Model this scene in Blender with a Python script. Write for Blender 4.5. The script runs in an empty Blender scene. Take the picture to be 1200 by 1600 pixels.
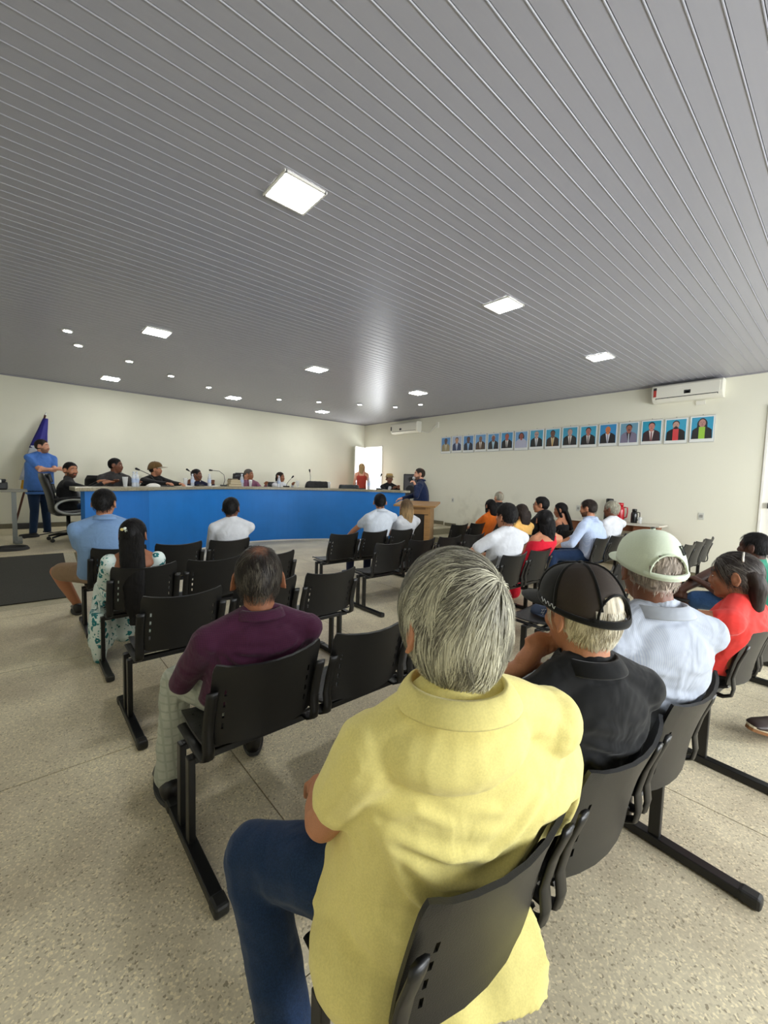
import bpy, bmesh, math, random
import numpy as np
from mathutils import Vector, Matrix, noise
random.seed(7); rng = np.random.default_rng(7)
SC = bpy.context.scene
COL = SC.collection
PI = math.pi

# ---------------------------------------------------------------- camera
CAM_H = 1.55
def cam_axes(yaw, pitch, roll):
    y, p, r = (math.radians(v) for v in (yaw, pitch, roll))
    f = Vector((math.sin(y)*math.cos(p), math.cos(y)*math.cos(p), math.sin(p)))
    rt = Vector((math.cos(y), -math.sin(y), 0)); up = rt.cross(f)
    return rt*math.cos(r)+up*math.sin(r), -rt*math.sin(r)+up*math.cos(r), f
cr, cu, cf = cam_axes(41.369, -4.1317, 1.5977)
cd = bpy.data.cameras.new('camera'); cam = bpy.data.objects.new('camera', cd); COL.objects.link(cam)
cam.matrix_world = Matrix(((cr.x, cu.x, -cf.x, 0), (cr.y, cu.y, -cf.y, 0), (cr.z, cu.z, -cf.z, CAM_H), (0, 0, 0, 1)))
cd.sensor_fit = 'VERTICAL'; cd.sensor_height = 32.0; cd.lens = 649.73/1600*32.0
cd.clip_start = 0.05; cd.clip_end = 100
SC.camera = cam

# ---------------------------------------------------------------- light and exposure
SC.view_settings.view_transform = 'Standard'; SC.view_settings.look = 'None'
SC.view_settings.gamma = 1.0; SC.view_settings.use_curve_mapping = False
SC.view_settings.exposure = 0.58
LED_PANEL = 42.0      # emission of the square ceiling panels
LED_SPOT = 60.0
DAY = 120.0            # watts of daylight through each rear window
wd = bpy.data.worlds.new('world'); SC.world = wd; wd.use_nodes = True
wd.node_tree.nodes['Background'].inputs[0].default_value = (0.86, 0.93, 1.0, 1)
wd.node_tree.nodes['Background'].inputs[1].default_value = 1.6
def area_light(name, loc, rot, sx, sy, power, col):
    l = bpy.data.lights.new(name, 'AREA'); l.shape = 'RECTANGLE'; l.size = sx; l.size_y = sy
    l.energy = power; l.color = col
    o = bpy.data.objects.new(name, l); COL.objects.link(o); o.location = loc; o.rotation_euler = rot
    return o

# room numbers (metres): x right along the back wall, y towards the back wall
XR, XL, YB, YF, ZC = 9.10, -1.10, 11.47, -2.60, 3.50
STZ, STY = 0.38, 7.70      # stage height and front edge
WINS = [(1.2, 2.9), (4.2, 5.9), (6.9, 8.6)]   # rear windows, x from..to
for a, b in WINS:
    area_light('daylight', ((a+b)/2, YF-0.28, 1.75), (math.radians(90), 0, 0), b-a, 1.5, DAY, (0.93, 0.97, 1.0))
area_light('daylight', (XR+0.35, 10.95, 1.45), (0, math.radians(90), 0), 1.9, 0.85, 45, (0.97, 0.99, 1.0))

# ---------------------------------------------------------------- materials
MATS = {}
def new_mat(name):
    m = bpy.data.materials.new(name); m.use_nodes = True
    return m, m.node_tree.nodes, m.node_tree.links, m.node_tree.nodes['Principled BSDF']
def mat(name, col, rough=0.6, metal=0.0, nscale=0, nvar=0.0, bump=0.0, bscale=0, spec=None, stretch=(1, 1, 1), sheen=0.0, trans=0.0, alpha=1.0):
    if name in MATS: return MATS[name]
    m, N, L, P = new_mat(name); MATS[name] = m
    P.inputs['Base Color'].default_value = (*col, 1); P.inputs['Roughness'].default_value = rough
    P.inputs['Metallic'].default_value = metal
    if spec is not None: P.inputs['Specular IOR Level'].default_value = spec
    if sheen: P.inputs['Sheen Weight'].default_value = sheen
    if trans: P.inputs['Transmission Weight'].default_value = trans
    if alpha < 1: P.inputs['Alpha'].default_value = alpha
    if nscale or bump:
        tc = N.new('ShaderNodeTexCoord'); mp = N.new('ShaderNodeMapping'); mp.inputs['Scale'].default_value = stretch
        L.new(tc.outputs['Object'], mp.inputs[0])
    if nscale:
        n = N.new('ShaderNodeTexNoise'); n.inputs['Scale'].default_value = nscale; n.inputs['Detail'].default_value = 4
        L.new(mp.outputs[0], n.inputs['Vector'])
        r = N.new('ShaderNodeValToRGB'); r.color_ramp.elements[0].position = 0.3; r.color_ramp.elements[1].position = 0.7
        r.color_ramp.elements[0].color = (*[c*(1-nvar) for c in col], 1)
        r.color_ramp.elements[1].color = (*[min(1, c*(1+nvar)) for c in col], 1)
        L.new(n.outputs[0], r.inputs[0]); L.new(r.outputs[0], P.inputs['Base Color'])
    if bump:
        n2 = N.new('ShaderNodeTexNoise'); n2.inputs['Scale'].default_value = bscale or nscale; n2.inputs['Detail'].default_value = 3
        L.new(mp.outputs[0], n2.inputs['Vector'])
        b = N.new('ShaderNodeBump'); b.inputs['Strength'].default_value = bump; b.inputs['Distance'].default_value = 0.01
        L.new(n2.outputs[0], b.inputs['Height']); L.new(b.outputs[0], P.inputs['Normal'])
    return m
def emit_mat(name, col, s):
    m, N, L, P = new_mat(name)
    P.inputs['Base Color'].default_value = (*col, 1); P.inputs['Emission Color'].default_value = (*col, 1)
    P.inputs['Emission Strength'].default_value = s
    return m
def attr_mat(name, rough=0.6, bump=0.0, bscale=60, sss=0.0, spec=0.3, stretch=(1, 1, 1), nvar=0.0):
    m, N, L, P = new_mat(name); MATS[name] = m
    a = N.new('ShaderNodeAttribute'); a.attribute_name = 'Col'
    P.inputs['Roughness'].default_value = rough; P.inputs['Specular IOR Level'].default_value = spec
    tc = N.new('ShaderNodeTexCoord'); mp = N.new('ShaderNodeMapping'); mp.inputs['Scale'].default_value = stretch
    L.new(tc.outputs['Object'], mp.inputs[0])
    n = N.new('ShaderNodeTexNoise'); n.inputs['Scale'].default_value = bscale; n.inputs['Detail'].default_value = 3
    L.new(mp.outputs[0], n.inputs['Vector'])
    if nvar:
        mr = N.new('ShaderNodeMapRange'); mr.inputs['From Min'].default_value = 0.3; mr.inputs['From Max'].default_value = 0.7
        mr.inputs['To Min'].default_value = 1-nvar; mr.inputs['To Max'].default_value = 1+nvar
        L.new(n.outputs[0], mr.inputs[0])
        mx = N.new('ShaderNodeVectorMath'); mx.operation = 'SCALE'
        L.new(a.outputs['Color'], mx.inputs[0]); L.new(mr.outputs[0], mx.inputs['Scale']); L.new(mx.outputs[0], P.inputs['Base Color'])
    else: L.new(a.outputs['Color'], P.inputs['Base Color'])
    if bump:
        b = N.new('ShaderNodeBump'); b.inputs['Strength'].default_value = bump; b.inputs['Distance'].default_value = 0.008
        L.new(n.outputs[0], b.inputs['Height']); L.new(b.outputs[0], P.inputs['Normal'])
    return m
def lin(r, g, b):
    f = lambda c: ((c/255+0.055)/1.055)**2.4 if c/255 > 0.04045 else c/255/12.92
    return (f(r), f(g), f(b))

# ---------------------------------------------------------------- mesh helpers
class MB:
    def __init__(s): s.v = []; s.f = []; s.m = []; s.mi = 0
    def add(s, vs, fs):
        o = len(s.v); s.v += [tuple(p) for p in vs]; s.f += [tuple(i+o for i in f) for f in fs]; s.m += [s.mi]*len(fs)
    def box(s, c, d, rz=0, R=None):
        x, y, z = (k/2 for k in d)
        vs = [Vector((i*x, j*y, k*z)) for i in (-1, 1) for j in (-1, 1) for k in (-1, 1)]
        M = R if R is not None else Matrix.Rotation(rz, 3, 'Z')
        vs = [M @ p + Vector(c) for p in vs]
        s.add(vs, [(0, 1, 3, 2), (4, 6, 7, 5), (0, 4, 5, 1), (2, 3, 7, 6), (0, 2, 6, 4), (1, 5, 7, 3)])
    def rings(s, rs, cap=True, close=False):
        n = len(rs[0]); o = len(s.v)
        vs = [p for r in rs for p in r]; fs = []
        m = len(rs)
        for i in range(m-1 if not close else m):
            a, b = i*n, ((i+1) % m)*n
            fs += [(a+k, a+(k+1) % n, b+(k+1) % n, b+k) for k in range(n)]
        if cap and not close:
            fs.append(tuple(reversed(range(n)))); fs.append(tuple((m-1)*n+k for k in range(n)))
        s.add(vs, fs)
    def tube(s, pts, r, n=8, flat=None, cap=True, close=False):
        pts = [Vector(p) for p in pts]; rs = []; m = len(pts)
        rr = r if isinstance(r, (list, tuple)) else [r]*m
        prev = None
        for i, p in enumerate(pts):
            if close: t = pts[(i+1) % m]-pts[i-1]
            else: t = pts[min(i+1, m-1)]-pts[max(i-1, 0)]
            t.normalize()
            if prev is None:
                a = Vector((0, 0, 1)) if abs(t.z) < 0.9 else Vector((1, 0, 0))
                u = t.cross(a).normalized()
            else:
                u = (prev - t*prev.dot(t)).normalized()
            prev = u; w = t.cross(u)
            k1, k2 = (1, 1) if flat is None else flat
            ph = PI/n if n == 4 else 0
            rs.append([p+u*math.cos(2*PI*k/n+ph)*rr[i]*k1+w*math.sin(2*PI*k/n+ph)*rr[i]*k2 for k in range(n)])
        s.rings(rs, cap, close)
    def lathe(s, c, prof, n=16, ax='Z'):
        rs = []
        for r, z in prof:
            ring = []
            for k in range(n):
                a = 2*PI*k/n; x, y = r*math.cos(a), r*math.sin(a)
                ring.append(Vector(c)+(Vector((x, y, z)) if ax == 'Z' else Vector((z, x, y)) if ax == 'X' else Vector((y, z, x))))
            rs.append(ring)
        s.rings(rs)
    def capsule(s, p0, r0, p1, r1, n=12, q=1.0, side=None):
        # q: squash across 'side'
        p0, p1 = Vector(p0), Vector(p1); t = p1-p0; L = t.length
        t = t.normalized() if L > 1e-6 else Vector((0, 0, 1))
        u = (Vector(side)-t*Vector(side).dot(t)).normalized() if side is not None else t.orthogonal().normalized()
        w = t.cross(u); rs = []
        def ring(c, r): return [c+u*math.cos(2*PI*k/n)*r*q+w*math.sin(2*PI*k/n)*r for k in range(n)]
        for a in (-80, -50, -25): rs.append(ring(p0+t*math.sin(math.radians(a))*r0, r0*math.cos(math.radians(a))))
        rs.append(ring(p0, r0)); rs.append(ring(p1, r1))
        for a in (25, 50, 80): rs.append(ring(p1+t*math.sin(math.radians(a))*r1, r1*math.cos(math.radians(a))))
        s.rings(rs)
    def ell(s, c, r, R=None, n=14, m=9):
        R = R or Matrix.Identity(3); rs = []
        for i in range(m):
            a = math.radians(-84+168*i/(m-1))
            rs.append([Vector(c)+R @ Vector((r[0]*math.cos(a)*math.cos(2*PI*k/n), r[1]*math.cos(a)*math.sin(2*PI*k/n), r[2]*math.sin(a))) for k in range(n)])
        s.rings(rs)
    def loft(s, st, r, f, n=24, e=2.3):
        # stations (centre, rx, ry) ; r,f = right / forward axes ; superellipse sections with rounded ends
        def ring(c, rx, ry):
            out = []
            for k in range(n):
                a = 2*PI*k/n; ca, sa = math.cos(a), math.sin(a)
                out.append(Vector(c)+r*rx*math.copysign(abs(ca)**(2/e), ca)+f*ry*math.copysign(abs(sa)**(2/e), sa))
            return out
        s.rings([ring(*q) for q in st])
    def build(s, name, mats, parent=None, smooth=False, bevel=0):
        me = bpy.data.meshes.new(name); me.from_pydata(s.v, [], s.f)
        ms = mats if isinstance(mats, (list, tuple)) else [mats]
        for m_ in ms: me.materials.append(m_)
        if len(ms) > 1: me.polygons.foreach_set('material_index', s.m)
        bm = bmesh.new(); bm.from_mesh(me); bmesh.ops.recalc_face_normals(bm, faces=bm.faces); bm.to_mesh(me); bm.free()
        if smooth: me.polygons.foreach_set('use_smooth', [True]*len(me.polygons))
        o = bpy.data.objects.new(name, me); COL.objects.link(o)
        if parent: o.parent = parent
        if bevel:
            b = o.modifiers.new('bevel', 'BEVEL'); b.width = bevel; b.segments = 2; b.limit_method = 'ANGLE'; b.angle_limit = 0.6
        return o
def tag(o, label=None, cat=None, group=None, kind=None):
    if label: o['label'] = label
    if cat: o['category'] = cat
    if group: o['group'] = group
    if kind: o['kind'] = kind
    return o
def thing(name, loc, label, cat, group=None, rz=0):
    o = bpy.data.objects.new(name, None); COL.objects.link(o); o.location = loc; o.rotation_euler = (0, 0, rz)
    o.empty_display_size = 0.1
    return tag(o, label, cat, group)
def smooth_on(o): o.data.polygons.foreach_set('use_smooth', [True]*len(o.data.polygons)); return o
def remesh(mb, voxel, iters=4, factor=0.5, dec=None):
    me = bpy.data.meshes.new('tmp'); me.from_pydata(mb.v, [], mb.f)
    bm = bmesh.new(); bm.from_mesh(me); bmesh.ops.recalc_face_normals(bm, faces=bm.faces); bm.to_mesh(me); bm.free()
    o = bpy.data.objects.new('tmp', me); COL.objects.link(o)
    r = o.modifiers.new('r', 'REMESH'); r.mode = 'VOXEL'; r.voxel_size = voxel
    if iters:
        sm = o.modifiers.new('s', 'SMOOTH'); sm.factor = factor; sm.iterations = iters
    dg = bpy.context.evaluated_depsgraph_get()
    out = bpy.data.meshes.new_from_object(o.evaluated_get(dg), depsgraph=dg)
    bpy.data.objects.remove(o); bpy.data.meshes.remove(me)
    return out
def mesh_obj(name, me, m, parent=None):
    me.name = name; me.materials.clear(); me.materials.append(m)
    me.polygons.foreach_set('use_smooth', [True]*len(me.polygons))
    o = bpy.data.objects.new(name, me); COL.objects.link(o)
    if parent: o.parent = parent
    return o
def verts_np(me):
    a = np.empty(len(me.vertices)*3, dtype=np.float32); me.vertices.foreach_get('co', a); return a.reshape(-1, 3).astype(float)
def normals_np(me):
    a = np.empty(len(me.vertices)*3, dtype=np.float32); me.vertices.foreach_get('normal', a); return a.reshape(-1, 3).astype(float)
def set_verts(me, v): me.vertices.foreach_set('co', v.astype(np.float32).ravel()); me.update()
def set_col(me, c):
    at = me.color_attributes.new('Col', 'FLOAT_COLOR', 'POINT')
    a = np.ones((len(me.vertices), 4), dtype=np.float32); a[:, :3] = c; at.data.foreach_set('color', a.ravel())
# ================================================================ the setting
M_WALL = mat('wall paint', lin(230, 228, 210), 0.85, nscale=1.3, nvar=0.025, bump=0.12, bscale=140)
M_STAIN = mat('wall paint right', lin(212, 211, 194), 0.85)
def stained_wall():
    m, N, L, P = new_mat('scuffed wall paint')
    P.inputs['Roughness'].default_value = 0.85
    tc = N.new('ShaderNodeTexCoord'); n = N.new('ShaderNodeTexNoise'); n.inputs['Scale'].default_value = 3.2; n.inputs['Detail'].default_value = 6
    L.new(tc.outputs['Object'], n.inputs['Vector'])
    sx = N.new('ShaderNodeSeparateXYZ'); L.new(tc.outputs['Object'], sx.inputs[0])
    # damp scuffs sit low on the wall beside the stage steps
    dy = N.new('ShaderNodeMath'); dy.operation = 'SUBTRACT'; dy.inputs[1].default_value = 6.3; L.new(sx.outputs[1], dy.inputs[0])
    dy2 = N.new('ShaderNodeMath'); dy2.operation = 'POWER'; dy2.inputs[1].default_value = 2; L.new(dy.outputs[0], dy2.inputs[0])
    my = N.new('ShaderNodeMapRange'); my.inputs['From Min'].default_value = 0; my.inputs['From Max'].default_value = 2.4; my.inputs['To Min'].default_value = 1; my.inputs['To Max'].default_value = 0
    L.new(dy2.outputs[0], my.inputs[0])
    mz = N.new('ShaderNodeMapRange'); mz.inputs['From Min'].default_value = 0.3; mz.inputs['From Max'].default_value = 1.5; mz.inputs['To Min'].default_value = 1; mz.inputs['To Max'].default_value = 0
    L.new(sx.outputs[2], mz.inputs[0])
    mm = N.new('ShaderNodeMath'); mm.operation = 'MULTIPLY'; L.new(my.outputs[0], mm.inputs[0]); L.new(mz.outputs[0], mm.inputs[1])
    r = N.new('ShaderNodeValToRGB'); r.color_ramp.elements[0].position = 0.48; r.color_ramp.elements[1].position = 0.66
    L.new(n.outputs[0], r.inputs[0])
    m2 = N.new('ShaderNodeMath'); m2.operation = 'MULTIPLY'; L.new(mm.outputs[0], m2.inputs[0]); L.new(r.outputs[0], m2.inputs[1])
    mx = N.new('ShaderNodeMix'); mx.data_type = 'RGBA'; mx.inputs[6].default_value = (*lin(228, 226, 209), 1); mx.inputs[7].default_value = (*lin(184, 181, 160), 1)
    L.new(m2.outputs[0], mx.inputs[0]); L.new(mx.outputs[2], P.inputs['Base Color'])
    n2 = N.new('ShaderNodeTexNoise'); n2.inputs['Scale'].default_value = 130; L.new(tc.outputs['Object'], n2.inputs['Vector'])
    b = N.new('ShaderNodeBump'); b.inputs['Strength'].default_value = 0.12; b.inputs['Distance'].default_value = 0.01
    L.new(n2.outputs[0], b.inputs['Height']); L.new(b.outputs[0], P.inputs['Normal'])
    return m
def terrazzo():
    m, N, L, P = new_mat('polished granilite floor')
    tc = N.new('ShaderNodeTexCoord')
    def nz(s, d=4):
        n = N.new('ShaderNodeTexNoise'); n.inputs['Scale'].default_value = s; n.inputs['Detail'].default_value = d
        L.new(tc.outputs['Object'], n.inputs['Vector']); return n
    big = nz(1.1, 5); r = N.new('ShaderNodeValToRGB')
    r.color_ramp.elements[0].position = 0.34; r.color_ramp.elements[0].color = (*lin(178, 166, 142), 1)
    r.color_ramp.elements[1].position = 0.62; r.color_ramp.elements[1].color = (*lin(220, 210, 182), 1)
    L.new(big.outputs[0], r.inputs[0])
    v = N.new('ShaderNodeTexVoronoi'); v.inputs['Scale'].default_value = 150; L.new(tc.outputs['Object'], v.inputs['Vector'])
    sh = N.new('ShaderNodeSeparateColor'); L.new(v.outputs['Color'], sh.inputs[0])
    cr_ = N.new('ShaderNodeValToRGB'); e = cr_.color_ramp.elements
    e[0].position = 0.0; e[0].color = (0.30, 0.27, 0.22, 1); e[1].position = 0.10; e[1].color = (0.86, 0.85, 0.83, 1)
    x = cr_.color_ramp.elements.new(0.80); x.color = (1.04, 1.03, 1.0, 1); x = cr_.color_ramp.elements.new(0.92); x.color = (1.4, 1.38, 1.3, 1)
    L.new(sh.outputs[0], cr_.inputs[0])
    mu = N.new('ShaderNodeMix'); mu.data_type = 'RGBA'; mu.blend_type = 'MULTIPLY'; mu.inputs[0].default_value = 0.75
    L.new(r.outputs[0], mu.inputs[6]); L.new(cr_.outputs[0], mu.inputs[7])
    v2 = N.new('ShaderNodeTexVoronoi'); v2.inputs['Scale'].default_value = 42; L.new(tc.outputs['Object'], v2.inputs['Vector'])
    lt = N.new('ShaderNodeMath'); lt.operation = 'LESS_THAN'; lt.inputs[1].default_value = 0.07; L.new(v2.outputs['Distance'], lt.inputs[0])
    lm = N.new('ShaderNodeMath'); lm.operation = 'MULTIPLY'; lm.inputs[1].default_value = 0.5; L.new(lt.outputs[0], lm.inputs[0])
    m3 = N.new('ShaderNodeMix'); m3.data_type = 'RGBA'; m3.inputs[7].default_value = (*lin(84, 72, 60), 1)
    L.new(lm.outputs[0], m3.inputs[0]); L.new(mu.outputs[2], m3.inputs[6]); L.new(m3.outputs[2], P.inputs['Base Color'])
    rr = N.new('ShaderNodeMapRange'); rr.inputs['To Min'].default_value = 0.38; rr.inputs['To Max'].default_value = 0.62
    L.new(big.outputs[0], rr.inputs[0]); L.new(rr.outputs[0], P.inputs['Roughness'])
    return m
M_FLOOR = terrazzo()
M_WALLR = stained_wall()
M_JOINT = mat('floor joint strip', lin(96, 84, 66), 0.6)
M_STRIP = mat('white pvc ceiling strip', lin(158, 158, 166), 0.34, nscale=3, nvar=0.02, spec=0.45, stretch=(0.3, 8, 1))
M_DARK = mat('dark gap', (0.05, 0.05, 0.05), 0.9)
M_WHITE = mat('white enamel', lin(232, 230, 222), 0.4)
M_SKIRT = mat('stone skirting', lin(112, 106, 84), 0.5, nscale=40, nvar=0.15)
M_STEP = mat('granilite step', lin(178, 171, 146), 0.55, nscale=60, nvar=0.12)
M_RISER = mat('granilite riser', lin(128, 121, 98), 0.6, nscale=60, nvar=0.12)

def slab(name, lo, hi, m, kind='structure', parent=None):
    b = MB(); c = [(a+b_)/2 for a, b_ in zip(lo, hi)]; b.box(c, [b_-a for a, b_ in zip(lo, hi)])
    o = b.build(name, m, parent)
    if kind and not parent: o['kind'] = kind
    return o
# floor: cast slabs between thin joints, each slab a piece
floor = slab('floor', (XL, YF, -0.12), (XR, YB, -0.012), M_JOINT)
JX = [-0.76+1.63*k for k in range(-1, 8)]; JY = [2.64+1.61*k for k in range(-4, 7)]
xs = [XL]+[v for v in JX if XL+.1 < v < XR-.1]+[XR]; ys = [YF]+[v for v in JY if YF+.1 < v < YB-.1]+[YB]
g = 0.003
for i in range(len(xs)-1):
    for j in range(len(ys)-1):
        slab('floor_slab', (xs[i]+g, ys[j]+g, -0.012), (xs[i+1]-g, ys[j+1]-g, 0.0), M_FLOOR, parent=floor)
# ceiling: clip-together pvc strips running from side wall to side wall
ceiling = slab('ceiling', (XL, YF, ZC+0.012), (XR, YB, ZC+0.10), M_DARK)
P_ = 0.1055
def strip_mesh():
    b = MB(); L_ = XR-XL
    prof = [(0.000, 0.008), (0.0005, 0.0), (0.003, -0.003), (0.0065, -0.003), (0.009, 0.0005), (0.1025, 0.0005), (0.1045, 0.006)]
    r0 = [Vector((XL, y, ZC+z)) for y, z in prof]; r1 = [Vector((XR, y, ZC+z)) for y, z in prof]
    n = len(prof); b.add(r0+r1, [(k, (k+1) % n, n+(k+1) % n, n+k) for k in range(n)])
    o = b.build('ceiling_strip', M_STRIP, ceiling); return o
st0 = strip_mesh(); y = 2.605-P_*49; first = True
while y < YB-0.05:
    o = st0 if first else st0.copy()
    if not first: COL.objects.link(o); o.parent = ceiling
    o.location = (0, y, 0); first = False; y += P_
# walls
slab('wall_left', (XL-.15, YF-.15, -.12), (XL, YB+.15, ZC+.1), M_WALL)
slab('wall_back', (XL, YB, -.12), (XR+.15, YB+.15, ZC+.1), M_WALL)
def wall_with_holes(name, axis, pos, th, lo, hi, holes, m):
    # holes: (a0,a1,z0,z1) along the free axis
    b = MB()
    def bx(a0, a1, z0, z1):
        if a1-a0 < 1e-4 or z1-z0 < 1e-4: return
        if axis == 'x': b.box((pos+th/2, (a0+a1)/2, (z0+z1)/2), (abs(th), a1-a0, z1-z0))
        else: b.box(((a0+a1)/2, pos+th/2, (z0+z1)/2), (a1-a0, abs(th), z1-z0))
    cur = lo
    for a0, a1, z0, z1 in sorted(holes):
        bx(cur, a0, -.12, ZC+.1); bx(a0, a1, -.12, z0); bx(a0, a1, z1, ZC+.1); cur = a1
    bx(cur, hi, -.12, ZC+.1)
    o = b.build(name, m); o['kind'] = 'structure'; return o
wall_with_holes('wall_right', 'x', XR, .15, YF, YB, [(0.10, 1.02, 0.0, 2.9), (10.50, 11.38, STZ, 2.72)], M_WALLR)
wall_with_holes('wall_front', 'y', YF, -.15, XL, XR+.15, [(a, b_, 1.0, 2.5) for a, b_ in WINS], M_WALL)
for i, (a, b_) in enumerate(WINS):
    b = MB(); zc = 1.75
    for x in (a+.02, (a+b_)/2, b_-.02): b.box((x, YF-.07, zc), (.04, .05, 1.5))
    for z in (1.02, 2.48): b.box(((a+b_)/2, YF-.07, z), (b_-a, .05, .04))
    tag(b.build('window_%d' % (i+1), M_WHITE), kind='structure')
# door at the right edge of the photo: white leaf with a dark handle
d1 = slab('door_1', (XR+.03, 0.10, 0.0), (XR+.07, 1.02, 2.9), M_WHITE)
b = MB(); b.box((XR-.005, 0.93, 1.34), (.05, .05, .09)); b.tube([(XR-.03, .93, 1.36), (XR-.03, .80, 1.36)], .009); b.build('door_handle', M_DARK, d1)
b = MB(); b.box((XR-.006, 1.035, 1.46), (.03, .03, 2.95)); b.box((XR-.006, .56, 2.93), (.03, .98, .04)); tag(b.build('trim_1', M_WHITE), kind='structure')
# open door at the far corner of the stage
b = MB(); b.box((XR-.005, 10.485, 1.56), (.03, .035, 2.36)); b.box((XR-.005, 10.94, 2.735), (.03, .92, .035)); tag(b.build('trim_2', M_WHITE), kind='structure')
R2 = Matrix.Rotation(math.radians(27), 3, 'Z')
b = MB(); b.box((XR-.03-.40*math.cos(.471), 11.38-.40*math.sin(.471), 1.54), (.80, .035, 2.32), R=R2); d2 = tag(b.build('door_2', M_WHITE), kind='structure')
b = MB(); b.box((XR-.03-.74*math.cos(.471), 11.35-.74*math.sin(.471), 1.45), (.05, .05, .14), R=R2); b.build('door_handle', M_DARK, d2)
# ground outside the far door
slab('trim_3', (XR+.15, 8.5, STZ-.15), (XR+4, 13, STZ), mat('bright yard paving', lin(225, 222, 210), .9))
# cornice strips where the walls meet the ceiling
b = MB(); b.box(((XL+XR)/2, YB-.012, ZC-.012), (XR-XL, .024, .024)); tag(b.build('trim_4', mat('pvc cornice', lin(150, 148, 152), .5)), kind='structure')
b = MB(); b.box((XR-.012, (YF+YB)/2, ZC-.012), (.024, YB-YF, .024)); tag(b.build('trim_5', mat('pvc cornice', lin(150, 148, 152), .5)), kind='structure')
# ---- stage: deck behind the curved counter wall
CV = [(0.75, 7.70), (1.15, 7.86), (1.6, 8.12), (2.1, 8.55), (2.6, 8.98), (3.1, 9.32), (3.6, 9.53), (4.1, 9.62), (4.6, 9.60), (5.1, 9.50), (5.6, 9.32), (6.1, 9.08), (6.6, 8.72), (7.0, 8.34), (7.3, 7.95), (7.45, 7.70)]
def spl(pts, n):
    out = []
    for i in range(len(pts)-1):
        p0, p1, p2, p3 = pts[max(i-1, 0)], pts[i], pts[i+1], pts[min(i+2, len(pts)-1)]
        for k in range(n):
            t = k/n
            out.append(tuple(0.5*((2*b1)+(-a+c)*t+(2*a-5*b1+4*c-d)*t*t+(-a+3*b1-3*c+d)*t**3) for a, b1, c, d in zip(p0, p1, p2, p3)))
    out.append(pts[-1]); return out
CS = spl(CV, 4)
def offset(pl, d):
    out = []
    for i, (x, y) in enumerate(pl):
        a = pl[max(i-1, 0)]; c = pl[min(i+1, len(pl)-1)]
        tx, ty = c[0]-a[0], c[1]-a[1]; l = math.hypot(tx, ty)
        out.append((x-ty/l*d, y+tx/l*d))
    return out
def band(name, pa, pb, z0, z1, m, parent=None, bevel=0):
    b = MB(); n = len(pa)
    for i in range(n-1):
        q = [(*pa[i], z0), (*pa[i+1], z0), (*pb[i+1], z0), (*pb[i], z0), (*pa[i], z1), (*pa[i+1], z1), (*pb[i+1], z1), (*pb[i], z1)]
        fs = [(3, 2, 1, 0), (4, 5, 6, 7), (0, 1, 5, 4), (2, 3, 7, 6)]
        if i == 0: fs.append((3, 0, 4, 7))
        if i == n-2: fs.append((1, 2, 6, 5))
        b.add(q, fs)
    o = b.build(name, m, parent, smooth=False)
    bm = bmesh.new(); bm.from_mesh(o.data); bmesh.ops.remove_doubles(bm, verts=bm.verts, dist=1e-4); bmesh.ops.recalc_face_normals(bm, faces=bm.faces); bm.to_mesh(o.data); bm.free()
    if bevel:
        w = o.modifiers.new('bevel', 'BEVEL'); w.width = bevel; w.segments = 2; w.limit_method = 'ANGLE'; w.angle_limit = 0.8
    return o
b = MB()
ring = [(XL, YB), (XL, STY), (0.75, STY)]+offset(CS, 0.03)[1:-1]+[(7.45, STY), (XR, STY), (XR, YB)]
n = len(ring)
b.add([(x, y, 0) for x, y in ring]+[(x, y, STZ-.012) for x, y in ring], [tuple(range(n))[::-1]]+[(k, (k+1) % n, n+(k+1) % n, n+k) for k in range(n)]+[tuple(range(n, 2*n))])
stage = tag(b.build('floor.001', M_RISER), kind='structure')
b = MB(); r2 = [(x, y-.012 if abs(y-STY) < .001 else y) for x, y in ring]
b.add([(x, y, STZ-.012) for x, y in r2]+[(x, y, STZ) for x, y in r2], [tuple(range(n))[::-1]]+[(k, (k+1) % n, n+(k+1) % n, n+k) for k in range(n)]+[tuple(range(n, 2*n))])
b.build('stage_deck', M_FLOOR, stage)
# steps beside the right wall, with stone skirting
steps = tag(MB().build('trim_6', M_STEP), kind='structure')
for k, (y0, y1, h) in enumerate([(6.93, 7.30, .19), (7.30, STY, .36)]):
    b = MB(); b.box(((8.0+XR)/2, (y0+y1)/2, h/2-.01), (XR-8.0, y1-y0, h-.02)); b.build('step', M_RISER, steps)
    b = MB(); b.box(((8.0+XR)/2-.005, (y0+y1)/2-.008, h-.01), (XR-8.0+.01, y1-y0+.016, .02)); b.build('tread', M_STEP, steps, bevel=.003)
    b = MB(); b.box((XR-.008, (y0+y1)/2+(.0), h+.045), (.016, y1-y0, .09)); b.build('skirting', M_SKIRT, steps)
b = MB(); b.box((XR-.008, 9.1, STZ+.05), (.016, 2.7, .10)); b.build('skirting', M_SKIRT, steps)
b = MB(); b.box((XR-.008, 3.9, .04), (.016, 6.0, .08)); tag(b.build('baseboard_right', M_SKIRT), kind='structure')
b = MB(); b.box((3.6, YB-.008, STZ+.05), (9.4, .016, .10)); tag(b.build('baseboard_back', M_SKIRT), kind='structure')
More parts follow.
